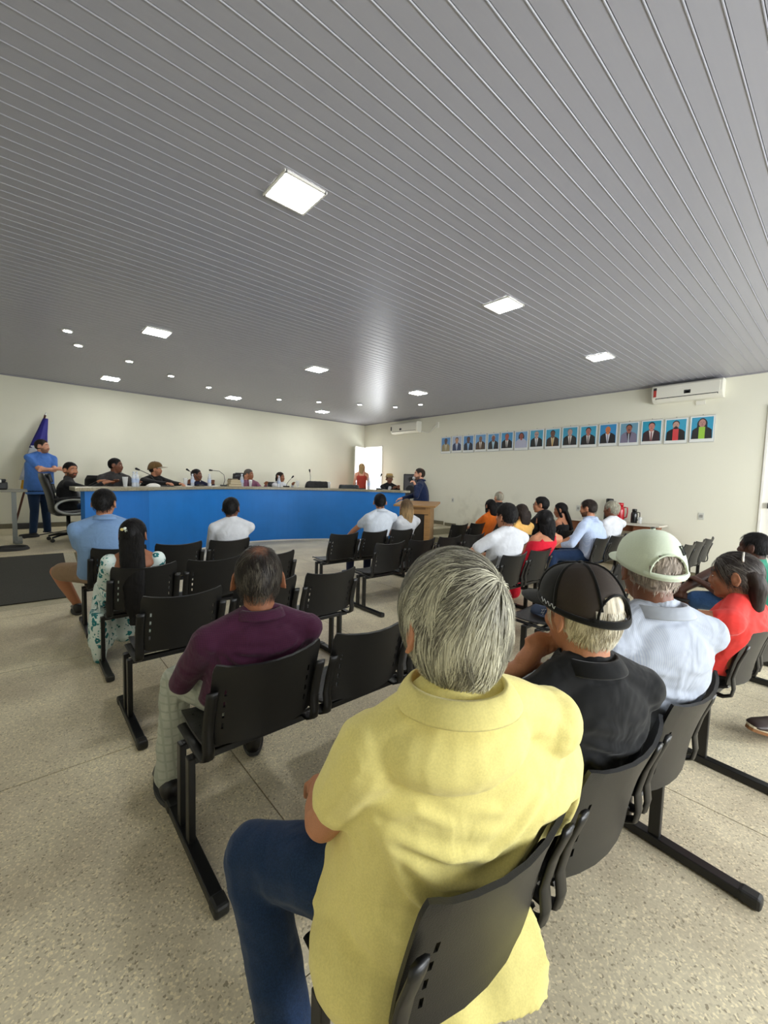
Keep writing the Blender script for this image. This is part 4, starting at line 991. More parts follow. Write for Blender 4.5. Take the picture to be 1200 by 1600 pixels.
def cap_mesh(root, H, h, s, m, mv, label, mesh_back=None, hole=True, seam=None, tilt=0):
    A = lambda x, y, z: H+(h[0]*x+h[1]*y+h[2]*z)*s
    def dome(a, ph, off=0):
        z0 = .016+.036*math.sin(ph)
        top = .138
        r = math.cos(a)**.75; z = z0+(top-z0)*math.sin(a)
        return A((.097+off)*r*math.cos(ph), -.012+(.119+off)*r*math.sin(ph), z)
    nth, na = 48, 12
    def piece(name, ks, m_, holef=None):
        b = MB(); vs = {}; 
        for i in range(na+1):
            for k in ks: vs[(i, k)] = dome(i/na*PI/2*.985, 2*PI*k/nth)
        keys = list(vs); idx = {k_: j for j, k_ in enumerate(keys)}; fs = []
        for i in range(na):
            for k0, k1 in zip(ks, ks[1:]):
                if holef and holef(i, (k0+k1)/2): continue
                fs.append((idx[(i, k0)], idx[(i, k1)], idx[(i+1, k1)], idx[(i+1, k0)]))
        b.add([vs[k_] for k_ in keys], fs); o = b.build(name, m_, root, smooth=True)
        sd = o.modifiers.new('s', 'SOLIDIFY'); sd.thickness = .003; return o
    hf = (lambda i, k: i < 4 and i >= 1 and ((k-36)/4.6)**2+((i-.5)/3.6)**2 < 1) if hole else None
    if mesh_back:
        c = tag(piece('cap', list(range(0, 25)), m), label)
        p2 = piece('mesh_panel', list(range(24, 49)), mesh_back, hf); p2.parent = c
    else: c = tag(piece('cap', list(range(0, 49)), m, hf), label)
    b = MB(); vs = []; nv = 18
    for j, e_ in enumerate((0, .35, .7, 1)):
        for k in range(nv+1):
            ph = R(18)+R(144)*k/nv; x = .091*math.cos(ph)*(1+.0*e_); y0 = -.012+.112*math.sin(ph); z0 = .018+.036*math.sin(ph)
            ext = .098*e_*math.sin((ph-R(18))/R(144)*PI)**.55
            vs.append(A(x*(1+.02*e_), y0+ext, z0-.10*ext-.9*x*x*e_))
    b.add(vs, [(j*(nv+1)+k, j*(nv+1)+k+1, (j+1)*(nv+1)+k+1, (j+1)*(nv+1)+k) for j in range(3) for k in range(nv)])
    v = b.build('visor', mv, c, smooth=True); sd = v.modifiers.new('s', 'SOLIDIFY'); sd.thickness = .004
    b = MB(); b.ell(dome(PI/2*.99, 0)+h[2]*.002*s, (.008*s, .008*s, .004*s)); b.build('button', seam or m, c, smooth=True)
    if hole:
        b = MB(); arc = []
        for k in range(15):
            t = PI*k/14; kk = 36+4.8*math.cos(t); ii = .5+3.7*math.sin(t); arc.append(dome(ii/na*PI/2, 2*PI*kk/nth, .001))
        b.tube(arc, .0045*s, 6, flat=(1, .6)); b.tube([dome(.6/na*PI/2, 2*PI*k/nth, .002) for k in np.linspace(30, 42, 15)], .008*s, 6, flat=(.35, 1)); b.build('strap', seam or m, c, smooth=True)
    if seam:
        b = MB(); b.tube([dome(.35/na*PI/2, 2*PI*k/nth, .001) for k in range(48)], .009*s, 6, flat=(.35, 1), close=True, cap=False); b.build('sweatband', seam, c, smooth=True)
        for kk in (0, 8, 16, 24, 32, 40):
            b = MB(); b.tube([dome(i/na*PI/2*.98, 2*PI*kk/nth, .0015) for i in range(0 if not (hole and kk in (32, 40)) else 2, na+1)], .0035*s, 5, flat=(1.4, .5)); b.build('seam', seam, c, smooth=True)
    return c, dome
def strands(name, parent, H, h, s, n, cols, length=.06, whorl=(.02, -.085, .075), lift=.012, maskf=None, steps=7, w=.0011, down=.5, seed=1, stick=.0):
    rg = random.Random(seed); V = []; F = []; C = []
    wl = V3(whorl)
    done = 0; tries = 0
    while done < n and tries < n*6:
        tries += 1
        a = math.asin(rg.uniform(-.75, 1)); ph = rg.uniform(0, 2*PI); d = V3((math.cos(a)*math.cos(ph), math.cos(a)*math.sin(ph), math.sin(a)))
        rz_ = SKR.z if d.z > 0 else .125
        p = V3((d.x*SKR.x, d.y*SKR.y, d.z*rz_))+SKC
        if float(hairline(np.array(p.x), np.array(p.y), np.array(p.z))) < .004: continue
        if maskf and not maskf(p, rg): continue
        done += 1; nrm = V3((d.x/SKR.x, d.y/SKR.y, d.z/rz_)).normalized()
        fl = (p-wl); fl = fl-nrm*fl.dot(nrm); k = min(1, fl.length/.04); fl = fl.normalized() if fl.length > 1e-4 else V3((1, 0, 0))
        dn = V3((0, 0, -1)); dn = dn-nrm*dn.dot(nrm); sw = nrm.cross(fl)
        cl = noise.noise(p*38+V3((seed, 0, 0)))*1.25
        dr = (fl*1.0+dn*down*min(1, max(0, (.11-p.z)/.1))+sw*(cl+rg.gauss(0, .12))).normalized()
        lk = rg.uniform(.86, 1.14)*(1+.16*cl)
        L_ = length*(.7+.6*rg.random())*(.75 if p.z < -.02 else 1); q = p+nrm*.002; st_ = L_/steps
        side0 = dr.cross(nrm); ci = cols[int(min(.999, max(0, .5+.5*noise.noise(p*38)*1.6+rg.gauss(0, .22)))*len(cols))]
        base = len(V); rel = q
        for i in range(steps+1):
            t = i/steps; r3 = rel-SKC; e_ = math.sqrt((r3.x/SKR.x)**2+(r3.y/SKR.y)**2+(r3.z/(SKR.z if r3.z > 0 else .125))**2)
            nn = V3((r3.x/SKR.x**2, r3.y/SKR.y**2, r3.z/(SKR.z if r3.z > 0 else .125)**2)).normalized()
            target = 1+lift*lk*(.62+.38*math.sin(min(1, t*1.5)*PI/2))/.09+stick*t*rg.random(); pos = SKC+r3*(target/e_)
            sd = dr.cross(nn).normalized()*w*(1-.75*t)
            for sg in (-1, 1):
                pp = pos+sd*sg; V.append(H+(h[0]*pp.x+h[1]*pp.y+h[2]*pp.z)*s); C.append(ci)
            dr = (dr-nn*dr.dot(nn)); dr = (dr+dn*.10*down+sw*cl*.10).normalized(); rel = pos+dr*st_
        F += [(base+2*i, base+2*i+1, base+2*i+3, base+2*i+2) for i in range(steps)]
    me = bpy.data.meshes.new(name); me.from_pydata([tuple(v) for v in V], [], F); o = mesh_obj(name, me, M_STRAND, parent); set_col(me, np.array(C)); o['kind'] = 'stuff'
    return o

BACK_FOLDS = [([(-.19, .34), (-.13, .31), (-.06, .285), (.0, .275), (.06, .27)], .009, .013), ([(-.19, .33), (-.13, .27), (-.06, .225), (.02, .20), (.14, .21)], .010, .014),
  ([(-.18, .31), (-.13, .22), (-.08, .16), (-.03, .13)], .008, .013), ([(-.19, .36), (-.12, .38), (-.04, .36)], .005, .012), ([(.19, .35), (.13, .30), (.06, .265), (.0, .25)], .007, .012),
  ([(.20, .29), (.14, .24), (.07, .20), (.0, .175)], .008, .013), ([(.20, .22), (.12, .165), (.05, .135), (-.02, .115)], .008, .013), ([(-.17, .14), (-.08, .10), (.0, .085), (.1, .08)], .007, .013), ([(.16, .40), (.08, .37), (.0, .385)], .004, .012)]
def clamp_seat(me, seat, gap):
    # cloth and body rest against the backrest and on the seat instead of passing through them
    x0, y0, rz, k = seat; a = R(rz); P_ = verts_np(me); dx, dy = P_[:, 0]-x0, P_[:, 1]-y0
    lx = dx*math.cos(a)+dy*math.sin(a); ly = -dx*math.sin(a)+dy*math.cos(a); u = lx-(.30+PITCH*k); z = P_[:, 2]; v = np.clip(z-.475, 0, .33)
    ys = .075-.085*(v/.33)+.012*np.sin(v/.33*PI)+.045*(np.clip(np.abs(u), 0, .24)/.24)**2-.022+gap
    w = sstep(z, .44, .475)*(1-sstep(z, .785, .81))*(1-sstep(np.abs(u), .25, .27))
    n_ = np.where((ly < ys) & (w > 0), (ys-ly)*w, 0); ly2 = ly+n_
    zt = .437+gap*.6; on = (z < zt) & (z > .30) & (np.abs(u) < .25) & (ly2 > .10) & (ly2 < .40); P_[:, 2] = np.where(on, zt, z)
    P_[:, 0] = x0+lx*math.cos(a)-ly2*math.sin(a); P_[:, 1] = y0+lx*math.sin(a)+ly2*math.cos(a); set_verts(me, P_)
def person(label, H, yaw=0, hyaw=None, hpitch=0, hroll=0, hs=1.12, skin='mid', hair='black', style='short', hip=None, sw=.185, girth=1.0, s=1.03,
           top='tee', topm=None, legs='long', legm=None, shoem=None, vox=.011, hands=None, knees=None, feet=None, standing=False, lean=0, face=False, belly=0,
           collarm=None, curl=.5, detail=None, group=None, hem=.0, poles=None, neckdrop=0, arm_wide=1.0, **kw):
    sp = dict(skin=skin, hair=hair, style=style, **kw)
    H = V3(H); r, f, u = axes(yaw); hy = yaw if hyaw is None else hyaw; h = axes(hy, hpitch, hroll)
    base = V3((H.x, H.y, 0)); root = thing('person', base, label, 'person', group)
    N_ = H-UP*(.128+neckdrop)*s*hs/1.1-f*.040*s
    if hip is None: hip = (H.x, H.y-.02, .53) if not standing else (H.x, H.y, H.z-.80*s)
    P0 = V3(hip); C_ = N_-UP*.088*s+V3(kw.get('cshift', (0, 0, 0))); S = {k: C_+r*k*sw*s-f*.012 for k in (-1, 1)}
    g = girth
    if kw.get('crossed'):
        hands = {1: C_+f*.24*s-r*.11-UP*.20, -1: C_+f*.27*s+r*.10-UP*.21}; poles = {k: r*k*.9-UP*.8-f*.1 for k in (-1, 1)}
        sp['handdir'] = {1: -r*1.0+f*.1, -1: r*1.0+f*.05}
    def sec(v, extra=0, w=1.0, out=0):
        c = P0.lerp(N_, v)-f*(.030*math.sin(v*PI))*s+V3(kw.get('cshift', (0, 0, 0)))*math.sin(min(1, max(0, v)/.85)*PI/2)*(1 if v < .9 else .4)
        prof = [(-.12, .150*g, .11*g), (.0, .176*g, .130*g), (.22, .165*g, .125*g+belly*.5), (.45, .160*g, .118*g+belly*.4), (.68, (.185+.172*(g-1))*1.0, .122), (.84, .164, .102), (.95, .085, .070), (1.04, .060, .060)]
        rx = float(np.interp(v, [p_[0] for p_ in prof], [p_[1] for p_ in prof])); ry = float(np.interp(v, [p_[0] for p_ in prof], [p_[2] for p_ in prof]))
        rx *= (sw/.185)**.6
        return (c+f*belly*.4*math.exp(-((v-.3)/.25)**2), (rx+extra)*s*w, (ry+extra)*s)
    torso_v = (-.12, 0, .12, .25, .4, .55, .7, .8, .88, .95, 1.04)
    # limbs
    l1, l2 = .285*s, .25*s; hands = hands or {}; poles = poles or {}
    EL, WR = {}, {}
    for k in (-1, 1):
        tgt = hands.get(k)
        if tgt is None: tgt = (P0+r*k*.13*s+f*.30*s+UP*.12*s) if not standing else (S[k]-UP*.50*s+r*k*.05+f*.05)
        tgt = V3(tgt); pole = V3(poles.get(k, r*k*.28*arm_wide-UP*.9-f*.4)); EL[k], WR[k] = ik(S[k], tgt, l1, l2, pole)
    KN, AN = {}, {}
    for k in (-1, 1):
        hj = P0+r*k*.095*s
        if knees and k in knees: KN[k] = V3(knees[k])
        else: KN[k] = hj+f*.44*s+r*k*.05*s-UP*.015 if not standing else hj-UP*.42*s+f*.01
        if feet and k in feet: AN[k] = V3(feet[k])
        else: AN[k] = V3((KN[k].x, KN[k].y, .095+(P0.z-.53 if not standing and P0.z > .7 else 0)))+f*.02 if not standing else hj-UP*.82*s+r*k*.03
    floor_z = min(AN[1].z, AN[-1].z)-.095
    root.location = (P0.x, P0.y, floor_z); RL = V3(root.location)
    # body
    b = MB(); head_prims(b, H, h, hs)
    b.capsule(N_-UP*.02, .062*s, H-h[2]*.05*hs-h[1]*.022*hs, .056*hs, 14)
    b.loft([sec(v, -.006) for v in torso_v], r, f)
    b.capsule(S[-1]+r*.02, .052*s, S[1]-r*.02, .052*s)
    b.capsule(N_-UP*.01-r*.03, .045*s, S[-1]+UP*.0, .045*s); b.capsule(N_-UP*.01+r*.03, .045*s, S[1], .045*s)
    for k in (-1, 1):
        b.capsule(S[k], .052*s, EL[k], .040*s); b.capsule(EL[k], .041*s, EL[k].lerp(WR[k], .35), .040*s); b.capsule(EL[k].lerp(WR[k], .35), .040*s, WR[k], .026*s)
        fw = (WR[k]-EL[k]).normalized(); hd = sp.get('handdir', {}).get(k); fwd = V3(hd) if hd else fw
        pn = V3(sp.get('palm', {}).get(k, (0, 0, -1))); pn = (pn-fwd.normalized()*pn.dot(fwd.normalized())).normalized()
        sdir = V3(sp.get('thumb', {}).get(k, -r*k+UP*.2)); hand_prims(b, WR[k], fwd, pn, sdir, s, curl if not isinstance(curl, dict) else curl.get(k, .5))
        hj = P0+r*k*.095*s
        b.capsule(hj, .085*s*g**.5, KN[k], .056*s); b.capsule(KN[k], .056*s, KN[k].lerp(AN[k], .35), .056*s); b.capsule(KN[k].lerp(AN[k], .35), .056*s, AN[k], .036*s)
        b.capsule(AN[k]-UP*.055, .033*s, AN[k]-UP*.062+(f*.13), .028*s)
    me = remesh(b, vox, 3 if vox < .008 else 2, .45)
    seat = kw.get('seat')
    if seat: clamp_seat(me, seat, .012)
    me.transform(Matrix.Translation(-RL)); body = mesh_obj('body', me, M_SKIN, root)
    skin_colors(me, H-RL, h, hs, sp)
    Hl = H-RL
    def finish(o): o.data.transform(Matrix.Translation(-RL)); return o
    # eyes
    if face:
        for k in (-1, 1):
            e = MB(); c = H+(h[0]*k*.029+h[1]*.0755+h[2]*.0028)*hs; Rm = Matrix((h[0], h[1], h[2])).transposed()
            e.mi = 0; e.ell(c, (.0115*hs, .0085*hs, .0048*hs), Rm, 12, 7); e.mi = 1; e.ell(c+h[1]*.0055*hs, (.0055*hs, .0038*hs, .0050*hs), Rm, 10, 5)
            finish(e.build('eye', [M_EYEW, M_IRIS], root, smooth=True))
    # hair
    if style == 'bald' and kw.get('fringe'): pass
    if style not in ('bald',):
        b = MB(); t = kw.get('thick', .009)
        hair_mesh(b, H, h, hs, t, style, sp)
        W = lambda x, y, z: H+(h[0]*x+h[1]*y+h[2]*z)*hs
        if style == 'long':
            Lh = kw.get('hlen', .38); wd = kw.get('hwid', .085); hang = kw.get('hang', V3((0, 0, 0)))
            st = []; p0_ = W(0, -.055, .045)
            for i in range(12):
                v = i/11; c = p0_-UP*v*Lh-f*.045*math.sin(min(1, v*2.2)*PI/2)*hs+V3(hang)*v
                rx = wd*(1.0 if v < .35 else 1-.30*(v-.35)/.65)*(.75 if v == 0 else 1); ry = .050*(1-.45*v)
                if v > .9: rx *= .75; ry *= .6
                st.append((c, rx*hs, ry*hs))
            b.loft(st, h[0], f if abs(hy-yaw) < 30 else h[1], n=22, e=2.2)
            if not kw.get('tieback'):
                for k in (-1, 1): b.capsule(W(k*.072, .015, .03), .022*hs, W(k*.080, -.02, -.10), .024*hs)
        if style == 'pony':
            a0 = W(0, -.112, .05); st = [a0, a0-UP*.06-f*.045, a0-UP*.16-f*.05, a0-UP*.28-f*.035]
            for p_, q_, ra, rb in zip(st, st[1:], (.030, .048, .044), (.048, .044, .018)): b.capsule(p_, ra*hs, q_, rb*hs)
        if style == 'bob':
            st = [(W(0, -.03, .06-.035*i)-f*.012*i/4, (.088+.012*min(i, 4)/4)*hs, (.085-.006*i)*hs) for i in range(6)]
            b.loft(st, h[0], h[1], n=22)
        me = remesh(b, min(vox, .008) if vox < .009 else .009, 2, .4)
        def hd(p): return .0025*noise.noise(V3((p.x*90, p.y*90, p.z*18)))+.002*noise.noise(p*40)
        displace(me, hd); me.transform(Matrix.Translation(-RL)); ho = mesh_obj('hair', me, M_HAIR, root); hair_color(me, Hl, h, hs, sp)
    if kw.get('fuzz'):
        cb = np.array(HC[hair]); so = strands('hair_strands', root, H, h, hs, kw['fuzz'], [tuple(cb*k_) for k_ in (.6, .9, 1.3, 2.0)], length=kw.get('fuzzlen', .03), whorl=(.01, -.07, .09), lift=kw.get('thick', .009)+.004, down=.8, w=.0012, seed=int(abs(H.x)*97), maskf=(lambda q_, r_: (q_.x**2/.0012+(q_.y+.045)**2/.0018) > .8) if sp.get('thin') else None); finish(so)
    # top
    tm = topm; sleeve = {'tee': .55, 'long': 1.0, 'none': 0, 'tank': 0, 'cap': kw.get('sleeve', .28)}[top]
    if tm:
        b = MB(); vs_ = torso_v if top != 'tank' else (-.12, 0, .12, .25, .4, .55, .7, .78)
        hb = -.12-hem
        fl_ = kw.get('flare', 0)
        b.loft([sec(v, .010+(.012*max(0, (.12-v)))+fl_*max(0, (.15-v)/.4)) for v in (hb,)+((hb*.5,) if hem else ())+vs_[1:(-1 if top != 'tank' else None)]], r, f)
        for c_, q_ in kw.get('bulges', ()): b.ell(V3(c_), q_, Matrix((r, f, UP)).transposed(), 20, 13)
        if top != 'tank':
            b.capsule(S[-1]+r*.02, .064*s, S[1]-r*.02, .064*s)
            b.capsule(N_-UP*.04+f*.012, .068*s, N_+UP*.004, .066*s); b.ell(N_-UP*.082*s+f*.002, (.150*s, .100*s, .082*s), Matrix((r, f, UP)).transposed(), 20, 13)
            b.capsule(N_-UP*.008-r*.03, .058*s, S[-1]+UP*.004, .060*s); b.capsule(N_-UP*.008+r*.03, .058*s, S[1]+UP*.004, .060*s)
            for k in (-1, 1):
                if sleeve:
                    e1 = EL[k] if sleeve == 1 else S[k].lerp(EL[k], sleeve/.85*.9)
                    b.capsule(S[k], .066*s*g**.3, e1, (.054 if sleeve == 1 else .064)*s)
                    if sleeve == 1:
                        we = kw.get('cuff', .96)
                        b.capsule(EL[k], .054*s, EL[k].lerp(WR[k], we), .036*s)
        else:
            for k in (-1, 1): b.tube([sec(.76)[0]+r*k*.085*s-f*.10*s, C_+r*k*.095*s+UP*.035*s-f*.045*s, C_+r*k*.09*s+UP*.045*s+f*.03*s, sec(.76)[0]+r*k*.085*s+f*.115*s], .016*s, 8)
        tv = max(.0065, vox*.95) if vox < .009 else .012
        me = remesh(b, tv, 5, .5)
        if vox < .009:
            P_ = verts_np(me); Nn = normals_np(me)
            d = np.array([.0045*noise.noise(V3((p[0]*7, p[1]*7, p[2]*11)))+.0025*noise.noise(V3(p)*19) for p in P_])
            lines = kw.get('folds', [])
            if lines == 'auto':
                lines = []; aa = (P_-np.array(P0)) @ np.array(r); bb = P_[:, 2]-P0.z; ff_ = (P_-np.array(P0)) @ np.array(f)
                for pts, amp, wd in BACK_FOLDS:
                    pl = []
                    for a_, b_ in pts:
                        near_ = (np.abs(aa-a_*sw/.19) < .012) & (np.abs(bb-b_) < .012)
                        if near_.any(): i_ = np.where(near_)[0][np.argmin(ff_[near_])]; pl.append(tuple(P_[i_]))
                    if len(pl) > 1: lines.append((pl, amp*kw.get('foldk', 1), wd))
            if lines: d = d+fold_lines(P_, lines)
            set_verts(me, P_+Nn*d[:, None])
        if seat: clamp_seat(me, seat, .020)
        me.transform(Matrix.Translation(-RL)); mesh_obj(kw.get('topname', 'shirt'), me, tm, root)
    if collarm: finish(collar(root, N_+UP*.012*s-f*.004, r, f, s, collarm, R0=kw.get('collarR', .070)))
    # legs clothing
    if legm:
        b = MB(); b.loft([sec(v, .012 if v < 0 else .002) for v in (-.15, -.06, .0, .08)], r, f)
        for k in (-1, 1):
            hj = P0+r*k*.095*s
            if legs == 'skirt':
                b.capsule(hj, .10*s, KN[k], .085*s); b.capsule(hj, .09*s, KN[-k].lerp(KN[k], .6), .08*s); b.capsule(KN[k], .085*s, KN[k].lerp(AN[k], .9)+r*k*.01, .10*s); b.capsule(KN[k].lerp(KN[-k], .5), .08*s, AN[k].lerp(AN[-k], .5)+UP*.06, .09*s)
            else:
                b.capsule(hj, .098*s*g**.5, KN[k] if legs == 'long' else hj.lerp(KN[k], .85), (.070 if legs == 'long' else .088)*s)
                if legs == 'long': b.capsule(KN[k], .071*s, AN[k]+UP*.01, .060*s)
        me = remesh(b, max(.009, vox*.95) if vox < .009 else .014, 4, .5)
        if vox < .009:
            P_ = verts_np(me); Nn = normals_np(me); d = np.array([.006*noise.noise(V3((p[0]*9, p[1]*9, p[2]*13)))+.003*noise.noise(V3(p)*24) for p in P_]); set_verts(me, P_+Nn*d[:, None])
        if seat: clamp_seat(me, seat, .016)
        me.transform(Matrix.Translation(-RL)); mesh_obj('skirt' if legs == 'skirt' else ('shorts' if legs == 'short' else 'trousers'), me, legm, root)
    if shoem:
        for k in (-1, 1):
            fd = (f+r*k*.15).normalized(); sb = shoe_mesh(.29*s, .052*s, .08*s); sr = fd.cross(UP); M_ = Matrix((sr, fd, UP)).transposed()
            sb.v = [tuple(M_ @ V3(v)+AN[k]-UP*(.095)-fd*.085) for v in sb.v]; so = finish(sb.build('shoe', shoem, root, smooth=True))
            sb = sole_mesh(.30*s, .055*s); sb.v = [tuple(M_ @ V3(v)+AN[k]-UP*(.095)-fd*.09) for v in sb.v]; finish(sb.build('sole', M_DARK, so))
    return dict(root=root, H=H, h=h, hs=hs, RL=RL, r=r, f=f, N=N_, S=S, EL=EL, WR=WR, KN=KN, P0=P0, body=body, finish=finish, C=C_, s=s)
HC['pale'] = lin(150, 138, 126)
HC['shell'] = lin(112, 106, 92)
# ---------------------------------------------------------------- the cast
F_YEL = fabric('yellow pique cotton', lin(228, 215, 138), fold=.22, heather=.05, weave=700)
F_BLKT = fabric('black jersey', lin(15, 16, 18), fold=.35)
F_DEN = fabric('dark blue denim', lin(28, 48, 78), fold=.35, heather=.22)
F_STR = fabric('white shirt with fine blue stripes', lin(174, 180, 190), fold=.55, stripe=(lin(156, 165, 184), [(48, 'X')]))
F_WHT3 = fabric('pale grey white cotton', lin(172, 178, 188), fold=.2)
F_RED = fabric('coral red crepe', lin(222, 62, 56), fold=.35)
F_PLUM = fabric('plum checked cotton', lin(72, 30, 56), fold=.3, stripe=(lin(62, 26, 50), [(40, 'X'), (40, 'Z')]))
F_GRYT = fabric('pale grey plaid trousers', lin(172, 174, 160), fold=.7, stripe=(lin(156, 160, 146), [(9, 'X'), (9, 'Z')]))
F_PBL = fabric('pale blue cotton', lin(126, 158, 200), fold=.35, heather=.06)
F_KHA = fabric('khaki cotton', lin(150, 124, 98), fold=.4)
F_WHT = fabric('white cotton', lin(208, 210, 214), fold=.4)
F_WHT2 = fabric('white ribbed cotton', lin(198, 205, 214), fold=.5)
F_LBL = fabric('light blue oxford cotton', lin(170, 186, 214), fold=.5, stripe=(lin(190, 202, 224), [(30, 'X')]))
F_BLK = fabric('black cloth', lin(24, 24, 26), fold=.3); F_CHR = fabric('charcoal wool', lin(62, 60, 60), fold=.35, nvar=.1)
F_NVY = fabric('navy cloth', lin(26, 32, 58), fold=.3); F_NVY2 = fabric('dark navy shirt cotton', lin(22, 34, 66), fold=.45)
F_BLU = fabric('mid blue shirt cotton', lin(74, 118, 190), fold=.4)
F_ORG = fabric('bright orange jersey', lin(224, 112, 34), fold=.4); F_YLW = fabric('pale orange ruffled cotton', lin(220, 172, 96), fold=.8)
F_REDT = fabric('bright red strappy top', lin(206, 26, 48), fold=.3); F_PLD = fabric('plum checked shirt', lin(112, 56, 84), fold=.3, stripe=(lin(150, 110, 130), [(8, 'X'), (8, 'Z')]))
F_BRK = fabric('brick red dress', lin(176, 66, 52), fold=.3); F_GRN = fabric('green and white cloth', lin(40, 120, 96), fold=.4)
M_SHB = mat('black shoe leather', lin(24, 22, 22), .35)
M_FLO = floral()

# --- 1 man in the yellow polo shirt
p = person('grey-haired man in a yellow polo shirt and jeans, largest and nearest of the seated people', (.680, .552, 1.258), yaw=24, hyaw=17, hpitch=-5, hs=1.16, s=1.12, skin='tan', hair='shell', seat=(.44, .43, -4, 0),
    hip=(.76, .70, .53), sw=.188, girth=1.27, belly=.03, cshift=(.070, .03, -.02), top='tee', topm=F_YEL, collarm=F_YEL, collarR=.082, legs='long', legm=F_DEN, shoem=M_SHB, vox=.0068, thick=.008, hem=.16, neckdrop=-.012,
    knees={-1: (.47, 1.05, .50), 1: (.98, 1.16, .52)}, feet={-1: (.48, .84, .10), 1: (1.0, 1.16, .10)}, hands={-1: (.66, 1.01, .62), 1: (.92, .98, .62)}, poles={-1: V3((-.7, -.15, -.9)), 1: V3((-.1, -.1, -1))}, folds='auto', flare=.015, foldk=1.25,
    bulges=[((.93, .53, .82), (.185, .13, .22)), ((.86, .50, .84), (.17, .11, .08)), ((.59, .67, .48), (.148, .15, .12)), ((.70, .60, .60), (.20, .15, .16))])
rg = random.Random(3)
cols = [lin(*c) for c in ((96, 92, 82), (126, 122, 108), (150, 146, 128), (172, 168, 148), (196, 192, 170), (214, 210, 186))]
o = strands('hair_strands', p['root'], p['H'], p['h'], p['hs'], 14000, cols, length=.075, whorl=(.040, -.085, .075), lift=.018, down=.55, w=.0011, seed=4); p['finish'](o)
b = MB(); tb = [(V3((.78, .575, .50)), .19, .05), (V3((.78, .53, .465)), .19, .035), (V3((.77, .475, .425)), .175, .022), (V3((.75, .445, .37)), .155, .016)]
b.loft(tb, p['r'], p['f']); me = remesh(b, .008, 3, .5); displace(me, lambda q: .004*math.sin(q.x*40)+.004*noise.noise(q*18)); me.transform(Matrix.Translation(-p['RL'])); mesh_obj('shirt_tail', me, F_YEL, p['root'])
# --- 2 man in the black polo and mesh cap
p = person('old man in a black polo shirt and black mesh-backed cap, hand raised to his chin', (1.285, .540, 1.165), seat=(0.44, 0.43, -4, 1), yaw=24, hyaw=18, hpitch=-8, hs=1.12, s=1.08, skin='tan', hair='white', 
    hip=(1.37, .62, .53), sw=.185, girth=1.02, top='tee', topm=F_BLKT, collarm=F_BLKT, legm=F_DEN, shoem=M_SHB, vox=.0068, thick=.006, folds='auto',
    hands={-1: (1.18, .66, .98), 1: (1.42, 1.05, .62)}, poles={-1: V3((-.6, .5, -.8))}, handdir={-1: (.55, -.15, .55)}, palm={-1: (.3, -.5, -.8)}, curl={-1: .5, 1: .5})
M_MESH = mat('black cap mesh', lin(52, 42, 34), .8, alpha=.80)
F_CAPB = fabric('black cap cotton', lin(30, 30, 28), fold=.1)
c, dome = cap_mesh(p['root'], p['H'], p['h'], p['hs'], F_CAPB, F_CAPB, 'black cap with see-through mesh back and raised strap', mesh_back=M_MESH, seam=fabric('black cap binding', lin(16, 16, 15), fold=.05))
for o in [c]+list(c.children): p['finish'](o)
b = MB(); b.tube([dome(.10+.05*math.sin(k*1.5), 2*PI*(20.5+k*.22)/48, .004) for k in range(18)], .0013, 5); o = b.build('lettering', M_SCR, c, smooth=True); p['finish'](o)
o = strands('hair_strands', p['root'], p['H'], p['h'], p['hs'], 2600, [lin(*q) for q in ((150, 140, 120), (186, 176, 152), (214, 204, 180), (226, 220, 200))], length=.035, lift=.010, down=1.2, w=.0009, seed=9, maskf=lambda q, r_: q.z < .02); p['finish'](o)
# --- 3 man in the striped shirt and mint cap
p = person('man in a pale striped shirt and mint green cap behind the red top', (1.79, .505, 1.245), seat=(0.44, 0.43, -4, 2), yaw=28, hyaw=44, hpitch=-4, hs=1.10, s=1.12, skin='brown', hair='pale', fuzz=900, fuzzlen=.02,
    hip=(1.88, .60, .53), sw=.205, girth=1.12, top='long', topm=F_STR, collarm=F_WHT3, collarR=.078, legm=F_CHR, shoem=M_SHB, vox=.0072, thick=.006, folds='auto', hands={-1: (1.72, 1.0, .64), 1: (2.05, 1.0, .64)})
F_MINT = fabric('mint green cap cotton', lin(212, 222, 200), fold=.08, heather=.03)
c, dome = cap_mesh(p['root'], p['H'], p['h'], p['hs']*1.02, F_MINT, F_MINT, 'mint green cap with a small black square mark', seam=None)
for o in [c]+list(c.children): p['finish'](o)
b = MB(); b.ell(dome(PI/2*.99, 0)+p['h'][2]*.004, (.009, .009, .005)); p['finish'](b.build('button_cover', M_DARK, c, smooth=True))
q0 = [dome(a, 2*PI*k/48, .003) for a, k in ((.52, 40.2), (.52, 41.6), (.74, 42.0), (.74, 40.0))]
b = MB(); b.tube(q0, .0028, 5, close=True, cap=False); p['finish'](b.build('square_mark', M_DARK, c))
b = MB(); b.tube([q0[0].lerp(q0[1], .3).lerp(q0[3], .25), q0[3].lerp(q0[2], .3).lerp(q0[0], .25), q0[3].lerp(q0[2], .7).lerp(q0[1], .3), q0[0].lerp(q0[1], .7).lerp(q0[3], .25)], .0014, 5, close=True, cap=False); p['finish'](b.build('mark_print', M_DARK, c))
